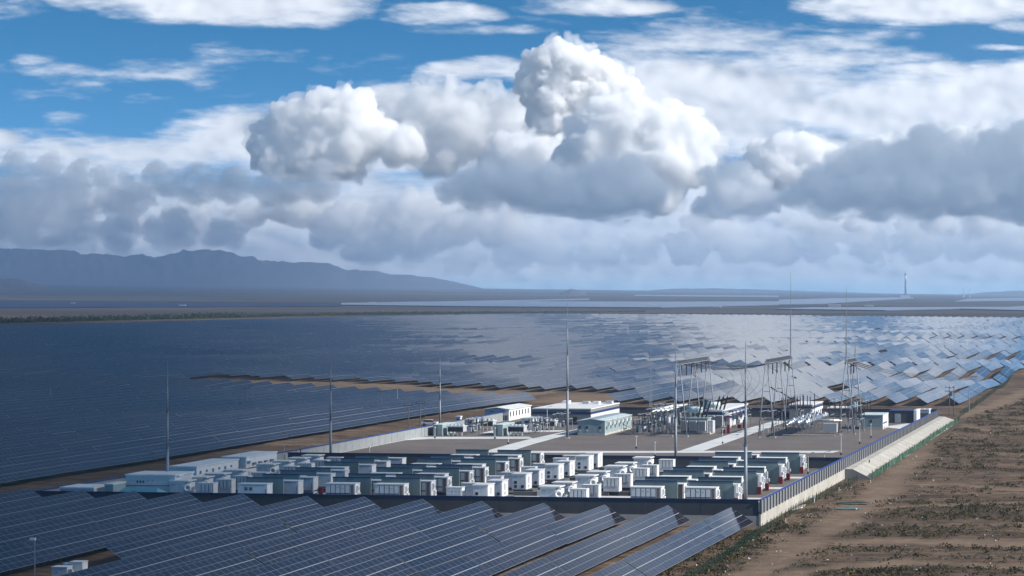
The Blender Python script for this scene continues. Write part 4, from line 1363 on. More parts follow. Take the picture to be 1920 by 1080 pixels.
link("end_pier", MB().box(w - .1, w + .7, -.2, 9, 0, 3.6).mesh("end_pier", WHITE), r)
r, w = building("chiller_unit", "small white chiller block beside the dark pump house", "chiller", 1723, 1742, 786, 2.6, 6, GREYL, WHITE, over=.05)
for i in range(2): link("fan", MB().cyl((.8 + 1.3 * i, 2.5, 2.85), (.8 + 1.3 * i, 2.5, 2.95), .5, n=12).mesh("fan", DARK), r)
win(r, .3, 2.6, .4, 1.8, m=STEELD, nm="grille")
r, w = building("office_block", "white flat roofed office block with bluish windows far in the substation", "building", 1552, 1594, 782, 2.5, 9, WHITE, ROOFW, over=.2)
for i in range(4): win(r, .4 + i * 1.7, 1.7 + i * 1.7, .8, 1.9, m=STEEL)
# site cabins at the left
r, w = building("site_cabin", "white two storey site cabin behind the lightning mast, nearest of three", "cabin", 236, 328, 938, 4.35, 8, WHITE2, ROOFW, over=.15)
link("storey_band", MB().box(-.03, w + .03, -.03, 8.03, 2.55, 2.7).mesh("storey_band", STEELD), r)
for i in range(3): win(r, 2 + i * .55, 2.3 + i * .55, 3.1, 3.5)
for i in range(2): win(r, 4.0 + i * .9, 4.15 + i * .9, 3.5, 3.65)
link("canopy", MB().box(w + .03, w + .5, .5, 2.5, 4.3, 4.5).mesh("canopy", WHITE), r)
r, w = building("site_cabin", "long white site cabin with vents along its side, middle of three", "cabin", 318, 368, 920, 4.3, 20, WHITE2, ROOFW, over=.15)
link("side_wall", MB().box(w, w + .05, .1, 19.9, .1, 4.25).mesh("side_wall", WHITE), r)
link("storey_band", MB().box(w + .05, w + .09, .1, 19.9, 2.5, 2.7).mesh("storey_band", STEELD), r)
for i in range(6): win(r, 1.4 + i * 2.9, 2.2 + i * 2.9, 3.0 + .2 * (i % 2), 3.6, side=True, w=w + .05, m=STEELD)
r, w = building("site_cabin", "long white site cabin with slanted awnings, farthest of three", "cabin", 417, 461, 903, 4.6, 16, WHITE2, ROOFW, over=.15)
link("side_wall", MB().box(w, w + .05, .1, 15.9, .1, 4.55).mesh("side_wall", WHITE), r)
link("storey_band", MB().box(w + .05, w + .09, .1, 15.9, 2.4, 2.65).mesh("storey_band", STEELD), r)
for i in range(4): link("awning", MB().box(w + .05, w + .5, 3 + i * 3, 4.2 + i * 3, 3.2, 3.5).mesh("awning", STEELD), r)
link("awning", MB().box(w + .05, w + .9, .3, 2.2, 3.9, 4.1).mesh("awning", WHITE), r)
r, w = building("storage_container", "low pale storage container by the left corner of the compound", "container", 112, 176, 944, 2.6, 7, GREYL, ROOFW, over=.05)
win(r, .3, 1.2, 2.1, 2.3, m=STEELD, nm="nameplate")
r, w = building("tool_shed", "small green tool shed between the low container and the cabins", "shed", 196, 212, 944, 3.2, 5, TEAL, TEALR, over=.1)
win(r, .3, 1.0, .2, 2.2, m=STEELD, nm="door")
pc, qc = pq(216, 948, 0)
r = thing("carport", "teal roofed open carport beside the nearest site cabin", "carport", S(pc, qc))
for (x, y) in ((.3, .3), (7, .3), (.3, 4.4), (7, 4.4)): link("post", MB().cyl((x, y, 0), (x, y, 2.2), .07).mesh("post", STEELD), r)
link("roof", MB().quad([(0, 0, 2.0), (7.4, 0, 2.0), (6.6, 2.4, 2.9), (.6, 2.4, 2.9)], 0).quad([(0, 4.8, 2.0), (.6, 2.4, 2.9), (6.6, 2.4, 2.9), (7.4, 4.8, 2.0)], 0).quad([(7.4, 0, 2.0), (7.4, 4.8, 2.0), (6.6, 2.4, 2.9)], 0).quad([(0, 0, 2.0), (.6, 2.4, 2.9), (0, 4.8, 2.0)], 0).quad([(0, 0, 1.97), (0, 4.8, 1.97), (7.4, 4.8, 1.97), (7.4, 0, 1.97)], 0).mesh("roof", TEALC), r)


# ------------------------------------------------------------------ lightning masts
def mast(u, vb, vt, label, r0=.30, cat="lightning mast", name="lightning_mast", zb=0.0, grp="lightning masts"):
    a = at(u, vb, zb)
    s = F / a.y
    h = (vb - vt) / s
    r = thing(name, label, cat, a, 0, grp)
    n = 3
    cuts = [0, .36, .62, .82]
    rad = [r0, r0 * .74, r0 * .5, r0 * .32]
    for i in range(n):
        link("shaft", MB().cyl((0, 0, cuts[i] * h), (0, 0, cuts[i + 1] * h), rad[i], rad[i + 1] * 1.05, 10).mesh("shaft", STEEL, True), r)
        link("flange", MB().cyl((0, 0, cuts[i + 1] * h - .12), (0, 0, cuts[i + 1] * h + .12), rad[i + 1] * 1.6, n=10).mesh("flange", STEELD), r)
    link("spire", MB().cyl((0, 0, cuts[3] * h), (0, 0, h), rad[3], .035, 6).mesh("spire", STEEL), r)
    link("footing", MB().box(-.55, .55, -.55, .55, -.1, .25).mesh("footing", CONC), r)
    return r


mast(314, 932, 676, "grey steel lightning mast beside the white two storey cabin", .32)
mast(620, 866, 650, "grey steel lightning mast at the far left of the battery yard")
mast(825, 795, 668, "grey steel lightning mast beside the left compound wall", .27)
mast(1064, 822, 569, "tallest grey lightning mast beside the green switchgear house", .36)
mast(1267, 863, 640, "grey lightning mast before the first line gantry", .32)
mast(1398, 944, 640, "grey lightning mast among the right firewalls", .36)


# ------------------------------------------------------------------ gantries
def gantry(u, vb, vtop, length, nb, label, masts=()):
    a = at(u, vb, 0)
    s = F / a.y
    h = H - (vtop - HOR) / s
    r = thing("line_gantry", label, "gantry", a, TH, "line gantries")
    bays = np.linspace(0, length, nb)
    for i, y in enumerate(bays):
        for sx in (-1, 1):
            link("leg", MB().cyl((sx * 2.0, y, 0), (sx * .25, y, h), .18, .13, 8).mesh("leg", STEEL, True), r)
            link("foot", MB().box(sx * 2.0 - .4, sx * 2.0 + .4, y - .4, y + .4, -.05, .3).mesh("foot", CONC), r)
        for zz in (.42, .62):
            x = 2.0 - 1.75 * zz
            link("brace", MB().cyl((-x, y, h * zz), (x, y, h * zz), .07, n=6).mesh("brace", STEEL), r)
    mb = MB()
    bw = .55
    for (x, z) in ((-bw, 0), (bw, 0), (0, 1.0)):
        mb.cyl((x, -.6, h + z), (x, length + .6, h + z), .09, n=6)
    nseg = int(length / 0.8)
    for i in range(nseg):
        y0, y1 = i * length / nseg, (i + 1) * length / nseg
        for (x, z, x2, z2) in ((-bw, 0, 0, 1.0), (0, 1.0, -bw, 0), (bw, 0, 0, 1.0), (0, 1.0, bw, 0), (-bw, 0, bw, 0)):
            mb.cyl((x, y0, h + z), (x2, y1, h + z2), .05, n=4, caps=False, m=1)
    link("beam", mb.mesh("beam", [STEEL, STEELD]), r)
    for (y, hm) in masts:
        link("spire", MB().cyl((0, y, h), (0, y, h + hm * .5), .2, .13, 8).cyl((0, y, h + hm * .5), (0, y, h + hm), .09, .03, 6).mesh("spire", STEEL), r)
    return r, h


def sag(a, b, s, n=14):
    return [a.lerp(b, i / n) - Vector((0, 0, s * 4 * (i / n) * (1 - i / n))) for i in range(n + 1)]


G = {}
G[1] = gantry(1273, 819, 683, 38, 3, "three legged lattice line gantry above the transformers")
G[2] = gantry(1437, 821, 681, 38, 3, "lattice line gantry with one spire over the silver switchgear", masts=((38, 23.0),))
G[3] = gantry(1587, 815, 681, 17, 2, "narrow lattice line gantry with two spires before the green hut", masts=((0, 19.5), (17, 6.5)))
for (r, h) in G.values():
    length = 38 if r is not G[3][0] else 17
    for k in range(6 if length > 20 else 3):
        y = 3 + k * (length - 6) / (5 if length > 20 else 2)
        link("insulator", MB().cyl((0, y, h), (0, y, h - .5), .05, n=5).cyl((0, y, h - .5), (0, y, h - 3.0), .16, n=7).mesh("insulator", INSUL), r)


def gp(k, y, dz=0.0, x=0.0):
    r, h = G[k]
    b = r.location
    return Vector((b.x + EQ[0] * y + EP[0] * x, b.y + EQ[1] * y + EP[1] * x, h + dz))


nw = 0
wl = "first second third fourth fifth sixth seventh eighth ninth".split()


def wire(pts, label, r=.05, strings=True):
    o = thing("overhead_conductor", label, "power line", pts[0], 0, "overhead conductors")
    loc = [p - pts[0] for p in pts]
    link("cable", MB().tube(loc, r, 4).mesh("cable", WIREM), o)
    if strings:
        for seg in (loc[:3], loc[-3:]):
            link("insulator_string", MB().tube(seg, .13, 6).mesh("insulator_string", INSUL), o)


for k, y in enumerate((4, 9, 14, 24, 29, 34)):
    wire(sag(gp(1, y), gp(2, y), 1.6), "dark cable from the first to the second gantry, %s from the near leg" % wl[k], .055)
for k, y in enumerate((2, 8, 14)):
    e = S(40, 300 + 26 * k, 10.5)
    wire(sag(gp(3, y), gp(3, y) + Vector((34, 22 + 5 * k, -5)), 1.5), "dark cable sagging right from the third gantry, %s from its near leg" % wl[k], .055)
for k in range(5):
    y = 5 + 7 * k
    a = gp(1, y, -.6, 11 + k)
    b = Vector((a.x - 2.0, a.y + 2, 8.6))
    wire([a.lerp(b, t) + Vector((3.0 * math.sin(t * 3.14), 0, 0)) for t in np.linspace(0, 1, 9)], "thin drop cable curving down to the transformers, %s from the near leg" % wl[k], .035, False)
for k in range(4):
    y = 4 + 8 * k
    a = gp(2, y, -.6, -7 - k)
    b = Vector((a.x + 5.0, a.y + 2, 7.0))
    wire([a.lerp(b, t) - Vector((2.0 * math.sin(t * 3.14), 0, 0)) for t in np.linspace(0, 1, 9)], "thin drop cable left of the second gantry, %s from the near leg" % wl[k], .035, False)
for k in range(4):
    a = gp(2, 3 + 9 * k, -3.0, 0)
    b = Vector((a.x + 1.5, a.y, 7.8))
    wire([a, a.lerp(b, .5) + Vector((.3, 0, 0)), b], "thin drop cable under the second gantry, %s from the near leg" % wl[k], .035, False)
for k in range(3):
    a = gp(3, 3 + 5.5 * k, -3.0, 0)
    b = Vector((a.x - .5, a.y, 6.5))
    wire([a, a.lerp(b, .5) + Vector((-.3, 0, 0)), b], "thin drop cable under the third gantry, %s from the near leg" % wl[k], .035, False)


# ------------------------------------------------------------------ transformers and switchgear
def insul(mb, a, b, r=.16, m=0):
    a = Vector(a); b = Vector(b); n = max(4, int((b - a).length / .22))
    for i in range(n):
        c = a.lerp(b, i / n); d = a.lerp(b, (i + .62) / n); e = a.lerp(b, (i + 1) / n)
        mb.cyl(c, d, r, r, 7, m); mb.cyl(d, e, r * .6, r * .6, 6, m, False)
    return mb


def big_transformer(u, vb, label):
    a = at(u, vb, 0)
    r = thing("power_transformer", label, "transformer", a, TH, "power transformers")
    link("tank", MB().box(-3.4, 3.4, 0, 5, .5, 3.9).box(-3.6, 3.6, -.2, 5.2, 3.9, 4.2).mesh("tank", TEAL), r)
    link("base", MB().box(-4.2, 4.2, -.8, 6, 0, .5).mesh("base", CONC), r)
    link("conservator", MB().cyl((-2.6, 2.6, 6.1), (1.6, 2.9, 6.1), .85, n=16).mesh("conservator", CYAN, True), r)
    for x in (-2.0, .8): link("strut", MB().cyl((x, 2.8, 4.2), (x, 2.8, 5.4), .12).mesh("strut", STEEL), r)
    for i in range(3):
        mb = MB()
        for j in range(7): mb.box(-3.3 + i * 2.35 + j * .27, -3.3 + i * 2.35 + j * .27 + .1, -1.6, -.25, .9, 3.5)
        link("radiator", mb.mesh("radiator", GREYP), r)
    for i in range(3):
        x = .6 + i * 1.05
        o = link("bushing", insul(MB(), (x, 1.4, 4.2), (x + 1.3, 1.0, 8.4), .24).mesh("bushing", INSUL), r)
        link("terminal", MB().cyl((x + 1.3, 1.0, 8.4), (x + 1.42, .97, 8.8), .1).mesh("terminal", STEEL), o)
    for i in range(3):
        x = -2.8 + i * .8
        link("low_bushing", insul(MB(), (x, 4.2, 4.2), (x - .2, 4.4, 5.6), .14).mesh("low_bushing", INSUL), r)
    link("panel", MB().box(3.6, 4.6, 1.0, 4.0, .5, 3.4).mesh("panel", GREYL), r)
    link("ladder", MB().cyl((3.9, -.6, .3), (3.9, -.6, 5), .05).cyl((4.5, -.6, .3), (4.5, -.6, 5), .05).box(3.9, 4.5, -.63, -.57, 1.2, 1.27).box(3.9, 4.5, -.63, -.57, 2.2, 2.27).box(3.9, 4.5, -.63, -.57, 3.2, 3.27).mesh("ladder", RED), r)
    return r


big_transformer(1302, 814, "large power transformer with pale conservator drum and black bushings, nearer one")
big_transformer(1335, 803, "large power transformer with pale conservator drum and black bushings, farther one")
for i, (u, v) in enumerate(((1359, 813), (1389, 803))):
    a = at(u, v, 0)
    r = thing("fire_cabinet", "pair of bright red fire boxes beside the %s transformer" % ("nearer", "farther")[i], "fire cabinet", a, TH, "red fire cabinets")
    link("cabinet", MB().box(-.9, .1, 0, .8, 0, 1.0).mesh("cabinet", RED), r); link("tall_cabinet", MB().box(.3, 1.0, 1.2, 2.0, 0, 2.2).mesh("tall_cabinet", RED), r)


def bay(p, q, w, d, h, label, seed, drums=0, tall=0, mi=INSUL):
    rnd = random.Random(seed)
    r = thing("switch_bay", label, "switchgear", S(p, q), TH, "switchgear bays")
    for x in (0, w):
        for y in (0, d):
            link("leg", MB().cyl((x, y, 0), (x, y, h), .09, n=6).mesh("leg", STEEL), r)
    for y in (0, d): link("beam", MB().box(-.2, w + .2, y - .1, y + .1, h, h + .2).mesh("beam", STEEL), r)
    for x in (0, w): link("beam", MB().box(x - .1, x + .1, .12, d - .12, h, h + .19).mesh("beam", STEEL), r)
    n = max(3, int(w / 1.1))
    for i in range(n):
        for y in (0, d):
            x = w * i / (n - 1)
            hh = rnd.uniform(.9, 1.5) + tall
            o = link("insulator", insul(MB(), (x, y, h + .2), (x, y, h + .2 + hh), .15).mesh("insulator", mi), r)
            if rnd.random() < .7: link("cap", MB().cyl((x, y, h + .2 + hh), (x, y, h + .4 + hh), .19, n=8).mesh("cap", STEEL), o)
    for k in range(2):
        x = w * (k + .5) / 2
        link("busbar", MB().cyl((x - w * .3, -.3, h + 1.3 + tall), (x + w * .1, d + .4, h + 1.5 + tall), .09, n=6).mesh("busbar", SILVER), r)
    for k in range(drums):
        x = w * (k + .5) / drums
        link("reactor", MB().cyl((x, d * .5, h * .25), (x, d * .5, h * .85), .5, n=12).mesh("reactor", GREYP if k % 2 else STEELD, True), r)
    link("control_box", MB().box(w * .3, w * .3 + .8, -.3, .2, .8, 1.9).mesh("control_box", GREYP), r)
    return r


bi = 0
def bay_px(u, v, w, d, h, label, **kw):
    global bi
    bi += 1
    p, q = pq(u, v, 0)
    return bay(p, q, w, d, h, label, 500 + bi, **kw)


bay_px(1188, 815, 4.5, 4, 2.4, "steel switchgear bay right of the green switchgear house, nearest", drums=3)
bay_px(1198, 808, 4.5, 4, 3.0, "steel switchgear bay right of the green switchgear house, second", drums=3)
bay_px(1213, 800, 5, 5, 3.4, "steel switchgear bay right of the green switchgear house, third", drums=2)
bay_px(1222, 815, 5, 6, 5.2, "tall steel switchgear bay left of the first gantry legs", drums=2)
bay_px(1236, 806, 6, 6, 4.6, "tall steel switchgear bay behind the first gantry legs", drums=3)
bay_px(1262, 800, 5, 5, 4.4, "steel switchgear bay beside the nearer transformer", drums=2)
bay_px(1226, 795, 5, 6, 4.0, "steel switchgear bay deep behind the first gantry", drums=2)
bay_px(1374, 801, 4, 5, 3.2, "steel switchgear bay before the navy fascia building", drums=2)
bay_px(872, 815, 3, 3, 2.6, "steel switchgear bay between the first cooling unit and container", drums=1)
bay_px(884, 812, 3, 4, 2.4, "steel switchgear bay right of the first cooling unit", drums=1)
bay_px(992, 814, 3, 3, 2.8, "steel switchgear bay right of the third cooling unit", drums=1)
bay_px(1004, 811, 2.6, 4, 2.2, "steel switchgear bay beside the road bend", drums=1)
bay_px(1038, 806, 4, 4, 2.8, "steel switchgear bay before the grey control building", drums=1)
bay_px(1426, 817, 4, 4, 4.0, "tall post bay under the second gantry, left", tall=.8)
bay_px(1466, 800, 5, 6, 4.2, "tall post bay under the second gantry, right", tall=2.4)
bay_px(1492, 797, 4, 8, 4.0, "tall post bay behind the silver switchgear", tall=2.6)
bay_px(1556, 805, 3, 8, 3.6, "tall post bay left of the third gantry", tall=2.4)
bay_px(1590, 812, 3, 9, 3.4, "tall post bay under the third gantry", tall=2.0)
bay_px(1606, 800, 3, 6, 3.0, "tall post bay between the third gantry and the hut", tall=2.4)
# white sloping bus ducts over the left bays
for i in range(4):
    a = at(1222 + 9 * i, 772 - .6 * i, 6.0 + .1 * i)
    r = thing("bus_duct", "white bus duct over the switchgear, %s from the left" % nth(i + 1), "bus duct", a, TH, "white bus ducts")
    link("tube", MB().cyl((0, 0, 0), (0, 26, .4), .2, n=8).mesh("tube", WHITE, True), r)
    for k in range(3): link("support", MB().cyl((0, 2 + 10 * k, -6), (0, 2 + 10 * k, -.2), .08, n=6).mesh("support", STEEL), r)
    link("end_cap", MB().cyl((0, -.25, 0), (0, 0, 0), .27, n=8).mesh("end_cap", YELL if i == 0 else STEEL), r)
# silver gas switchgear
a = at(1497, 817, 0)
r = thing("gas_switchgear", "silver pipe gas insulated switchgear running back under the second gantry", "switchgear", a, TH)
for k in range(3):
    x = -1.8 + k * 1.9
    mb = MB().cyl((x, -3 + k, 3.4), (x, 36 - 2 * k, 3.5), .52, n=14)
    link("pipe", mb.mesh("pipe", SILVER, True), r)
    for j in range(11):
        y = -2 + k + j * 3.4
        link("flange", MB().cyl((x, y, 3.4), (x, y + .35, 3.4), .78, n=14).mesh("flange", SILVER), r)
    for j in range(5):
        y = 1.2 + j * 7.3
        link("support", MB().box(x - .5, x - .38, y, y + .2, 0, 2.95).box(x + .38, x + .5, y, y + .2, 0, 2.95).box(x - .5, x + .5, y + .02, y + .18, 2.7, 2.85).mesh("support", STEEL), r)
        link("breaker", MB().cyl((x, y + 2, 2.2), (x, y + 2, 4.4), .42, n=10).mesh("breaker", STEELD if j % 2 else SILVER, True), r)
link("nose", MB().cyl((-1.8, -3, 3.4), (-1.8, -7.5, 3.1), .3, .16, 10).mesh("nose", SILVER, True), r)
link("cross_pipe", MB().cyl((-1, 14, 3.4), (9, 15, 3.0), .35, n=10).mesh("cross_pipe", SILVER, True), r)
link("cabinet", MB().box(5, 8.5, 9, 11, .4, 2.6).mesh("cabinet", GREYP), r)
link("platform", MB().box(-4, 9.5, -1, -.4, .15, .35).mesh("platform", CONC), r)
# oil drum tank by the third gantry
a = at(1603, 797, 0)
r = thing("voltage_transformer", "grey drum shaped voltage transformer on a stand by the third gantry", "transformer", a, TH)
link("drum", MB().cyl((0, 0, 3.6), (0, 0, 6.4), .85, n=14).mesh("drum", TEAL, True), r)
link("stand", MB().cyl((0, 0, 0), (0, 0, 3.6), .35, n=8).mesh("stand", STEEL), r)
link("sign", MB().box(1.4, 2.6, -.5, -.42, 6.2, 7.4).mesh("sign", YELL), r)
link("sign_post", MB().cyl((2.0, -.4, 0), (2.0, -.4, 6.2), .08).mesh("sign_post", STEELD), r)

# ------------------------------------------------------------------ cooling units, green containers
def green_container(u0, u1, vb, label, d=11):
    r, w = building("equipment_container", label, "container", u0, u1, vb, 2.75, d, TEAL, TEALR, over=.05, roof_t=.1)
    win(r, w * .3, w * .45, .2, 2.5, m=STEELD, nm="door_seam")
    link("door", MB().box(w * .5, w - .1, -.04, 0, .15, 2.6).mesh("door", TEAL), r)


green_container(812, 829.5, 817, "pale green equipment container by the left wall")
green_container(925, 942.5, 817, "pale green equipment container between two cooling units")


def cooler(u0, vb, label, w=4.1):
    p, q = pq(u0, vb, 0)
    r = thing("cooling_unit", label, "cooling unit", S(p, q), TH, "black fronted cooling units")
    link("casing", MB().box(0, w, 0, 3.0, 1.0, 2.3).mesh("casing", GREYP), r)
    link("black_front", MB().box(.05, w - .05, -.06, 0, 1.05, 2.15).mesh("black_front", DARK), r)
    link("top", MB().box(-.15, w + .15, -.2, 3.2, 2.3, 2.5).mesh("top", TEALR), r)
    for i in range(4):
        link("fan", MB().cyl((.6 + i * 1.0, 1.4, 2.5), (.6 + i * 1.0, 1.4, 2.85), .42, n=10).mesh("fan", GREYL), r)
        link("leg", MB().box(.2 + i * 1.1, .5 + i * 1.1, 0, .3, 0, 1.0).mesh("leg", WHITE2), r)


cooler(839, 817, "black fronted cooling unit right of the first green container")
cooler(952.5, 817, "black fronted cooling unit right of the second green container")
cooler(896, 806, "black fronted cooling unit below the white prefab house")
cooler(1012, 806, "black fronted cooling unit before the grey control building")


def kiosk(u0, u1, vb, label, d=7):
    r, w = building("transformer_kiosk", label, "kiosk", u0, u1, vb, 3.0, d, GREYL, TEALR, over=.3, roof_t=.15)
    win(r, w * .3, w * .7, 1.7, 2.4); win(r, w * .3, w * .7, .6, 1.3)
    for i in range(3): win(r, .8 + i * 1.7, 1.5 + i * 1.7, .6, 2.2, side=True, w=w)


kiosk(873, 888, 808, "grey white transformer kiosk behind the first cooling unit")
kiosk(978, 997, 806, "grey white transformer kiosk behind the third cooling unit")
r, w = building("guard_box", "tiny pale guard box beside the left wall", "booth", 855.5, 863, 800, 2.6, 1.6, WHITE2, WHITE, over=.1)
win(r, .3, .9, .3, 2.2)


# ------------------------------------------------------------------ small posts and poles
def lamp(u, vb, h, label, arm=True, z=0.0):
    a = at(u, vb, z)
    r = thing("lamp_post", label, "lamp post", a, TH, "lamp posts in the compound")
    link("pole", cached(("lp", h), lambda: MB().cyl((0, 0, 0), (0, 0, h), .075, .05, 6).mesh("pole", WHITE)), r)
    link("foot", cached("lf", lambda: MB().box(-.16, .16, -.16, .16, 0, .5).mesh("foot", DARK)), r)
    if arm:
        o = link("arm", cached(("la", h), lambda: MB().cyl((0, 0, h - .06), (.9, 0, h + .15), .045, n=5).mesh("arm", WHITE)), r)
        link("lantern", cached(("ll", h), lambda: MB().box(.7, 1.35, -.14, .14, h + .1, h + .24).mesh("lantern", GREYL)), o)
    else:
        link("lantern", cached(("lq", h), lambda: MB().box(-.18, .18, -.18, .18, h, h + .25).mesh("lantern", WHITE)), r)


lamp(1515, 889, 4.2, "white lamp post with arm inside the right wall of the battery yard")
lamp(1546, 878, 3.4, "short white lamp post against the yard dividing wall")
lamp(1193, 841, 2.7, "white lamp post by the kerb corner of the switchgear bays", False)
lamp(953, 833, 2.2, "white lamp post at the left edge of the diagonal road", False)
lamp(815.5, 822, 2.6, "white lamp post before the first green container", False)
lamp(928, 823, 2.6, "white lamp post before the second green container", False)
lamp(1355, 832, 3.4, "thin white lamp post right of the transformers", False)
lamp(1577, 853, 4.4, "white lamp post by the right wall near the yard corner", False)
lamp(1612, 832, 4.6, "thin white lamp post right of the third gantry", False)
lamp(1633, 821, 3.2, "white lamp post before the green hut", False)
lamp(1228, 856, 3.0, "white lamp post behind the last radiator cabinets", False)
lamp(693, 853, 1.6, "stubby white lamp post at the far left firewalls", False)
lamp(1026, 807, 6.2, "white lamp post before the control building")
lamp(444, 894, 4.6, "curved white lamp post behind the middle site cabin")
lamp(533, 866, 3.4, "white lamp post with arm right of the farthest site cabin")
lamp(567, 859, 2.6, "low white lamp post by the left wall", True)


def utility_pole(u, vb, vt, label, arms=1, m=WOOD, z=-.8):
    a = at(u, vb, z); h = (vb - vt) / (F / a.y)
    r = thing("utility_pole", label, "utility pole", a, TH, "utility poles")
    link("shaft", MB().cyl((0, 0, -.3), (0, 0, h), .16, .1, 7).mesh("shaft", m), r)
    for k in range(arms):
        o = link("crossarm", MB().box(-1.3, 1.3, -.07, .07, h - .5 - k * 1.1, h - .35 - k * 1.1).mesh("crossarm", m), r)
        for x in (-1.1, 0, 1.1): link("insulator", MB().cyl((x, 0, h - .35 - k * 1.1), (x, 0, h + .05 - k * 1.1), .07, n=6).mesh("insulator", INSUL), o)
    return r


utility_pole(766, 820, 757, "bare dark utility pole by the left compound wall, left of two", 1, z=0)
utility_pole(788, 816, 753, "dark utility pole with crossarm by the left compound wall, right of two", 1, z=0)
utility_pole(715, 772, 731, "dark utility pole standing in the left solar field")
utility_pole(745, 766, 727, "thin utility pole in the left solar field, right of the darker one", 0, STEEL)
utility_pole(463, 770, 726, "grey utility pole with crossarm deep in the left solar field", 1, STEEL)
utility_pole(94, 760, 727, "faint utility pole at the far left of the solar field", 0, STEEL)
utility_pole(231, 668, 655, "tiny pale pole far out in the left solar field", 0, STEEL, z=-1)
utility_pole(1817, 772, 735, "thin grey pole at the corner of the far solar field", 0, STEEL, z=-.6)
r = utility_pole(1780, 782, 724, "dark twin pole with transformer beside the far dirt track", 2, z=-.5)
link("second_shaft", MB().cyl((1.4, 0, -.3), (1.4, 0, 9.2), .15, .1, 7).mesh("second_shaft", WOOD), r)
link("transformer_can", MB().cyl((.7, 0, 6.2), (.7, 0, 7.6), .45, n=10).mesh("transformer_can", STEELD), r)
for i, du in enumerate((-2.0, 0.0, 2.2)):
    a = at(1220 + du, 768, -.5)
    r = thing("slim_rod", "%s of three slim grey rods before the far solar rows" % ("leftmost", "middle", "rightmost")[i], "rod", a, TH, "three slim rods")
    hh = (10.0, 14.0, 10.0)[i]
    link("shaft", MB().cyl((0, 0, 0), (0, 0, hh), .1, .05, 6).mesh("shaft", STEEL), r); link("foot", MB().box(-.2, .2, -.2, .2, 0, .4).mesh("foot", CONC), r)
a = at(65, 1086, 0)
r = thing("lamp_post", "pale lamp post among the near solar tables at the lower left", "lamp post", (a.x, a.y, -.7), TH)
link("pole", MB().cyl((0, 0, 0), (0, 0, 6.0), .08, .06, 6).mesh("pole", STEEL), r); link("lantern", MB().box(-.6, .1, -.15, .15, 5.7, 6.0).mesh("lantern", WHITE), r)

# inverter station in the gap of the near field
p0, q0 = pq(97, 1078, -.3)
r = thing("inverter_station", "pale inverter station of two cabins in the gap of the near solar field", "inverter", S(p0, q0, float(zg(p0, q0))), TH)
r.scale = (.66, .66, .66)
link("front_cabin", MB().box(0, 3.2, 0, 2.4, .3, 2.2).mesh("front_cabin", WHITE2), r); link("front_roof", MB().box(-.1, 3.3, -.1, 2.5, 2.2, 2.32).mesh("front_roof", WHITE), r)
link("rear_cabin", MB().box(2.4, 5.0, 3.0, 5.4, .3, 2.9).mesh("rear_cabin", WHITE), r); link("rear_roof", MB().box(2.3, 5.1, 2.9, 5.5, 2.9, 3.02).mesh("rear_roof", ROOFW), r)
link("tank", MB().cyl((.8, 3.6, 2.2), (2.5, 3.7, 2.2), .55, n=12).mesh("tank", WHITE, True), r)
link("vent", MB().cyl((1.1, -.06, 1.3), (1.1, 0, 1.3), .3, n=12).mesh("vent", GREYP), r)
link("slab", MB().box(-.3, 5.4, -.4, 6, -.5, .3).mesh("slab", CONC), r)
link("switch_box", MB().box(3.4, 4.2, .2, .9, .3, 1.8).mesh("switch_box", GREYL), r)
p0, q0 = pq(912, 684, -.3)
r = thing("inverter_station", "tiny pale inverter station in a gap of the far solar field", "inverter", S(p0, q0, float(zg(p0, q0))), TH)
link("cabin", MB().box(0, 3.6, 0, 2.4, .3, 2.7).mesh("cabin", GREYP), r); link("roof", MB().box(-.1, 3.7, -.1, 2.5, 2.7, 2.8).mesh("roof", GREYP), r)
# parked car outside the left wall
p0, q0 = pq(806, 795.5, -.5)
r = thing("parked_car", "small white car parked outside the left compound wall", "car", S(p0, q0, float(zg(p0, q0)) + .1), TH)
link("body", MB().box(-2.2, 2.2, -.9, .9, .35, .95).mesh("body", WHITE), r)
mb = MB(); mb.quad([(-1.7, -.8, .95), (1.2, -.8, .95), (.7, -.7, 1.5), (-1.3, -.7, 1.5)]); mb.quad([(1.2, .8, .95), (-1.7, .8, .95), (-1.3, .7, 1.5), (.7, .7, 1.5)]); mb.quad([(1.2, -.8, .95), (1.2, .8, .95), (.7, .7, 1.5), (.7, -.7, 1.5)]); mb.quad([(-1.7, .8, .95), (-1.7, -.8, .95), (-1.3, -.7, 1.5), (-1.3, .7, 1.5)])
link("cabin_glass", mb.mesh("cabin_glass", DARK), r); link("roof", MB().box(-1.3, .7, -.7, .7, 1.5, 1.55).mesh("roof", WHITE), r)
for x in (-1.4, 1.4):
    for y in (-.92, .72): link("wheel", MB().cyl((x, y, .32), (x, y + .2, .32), .32, n=12).mesh("wheel", DARK), r)

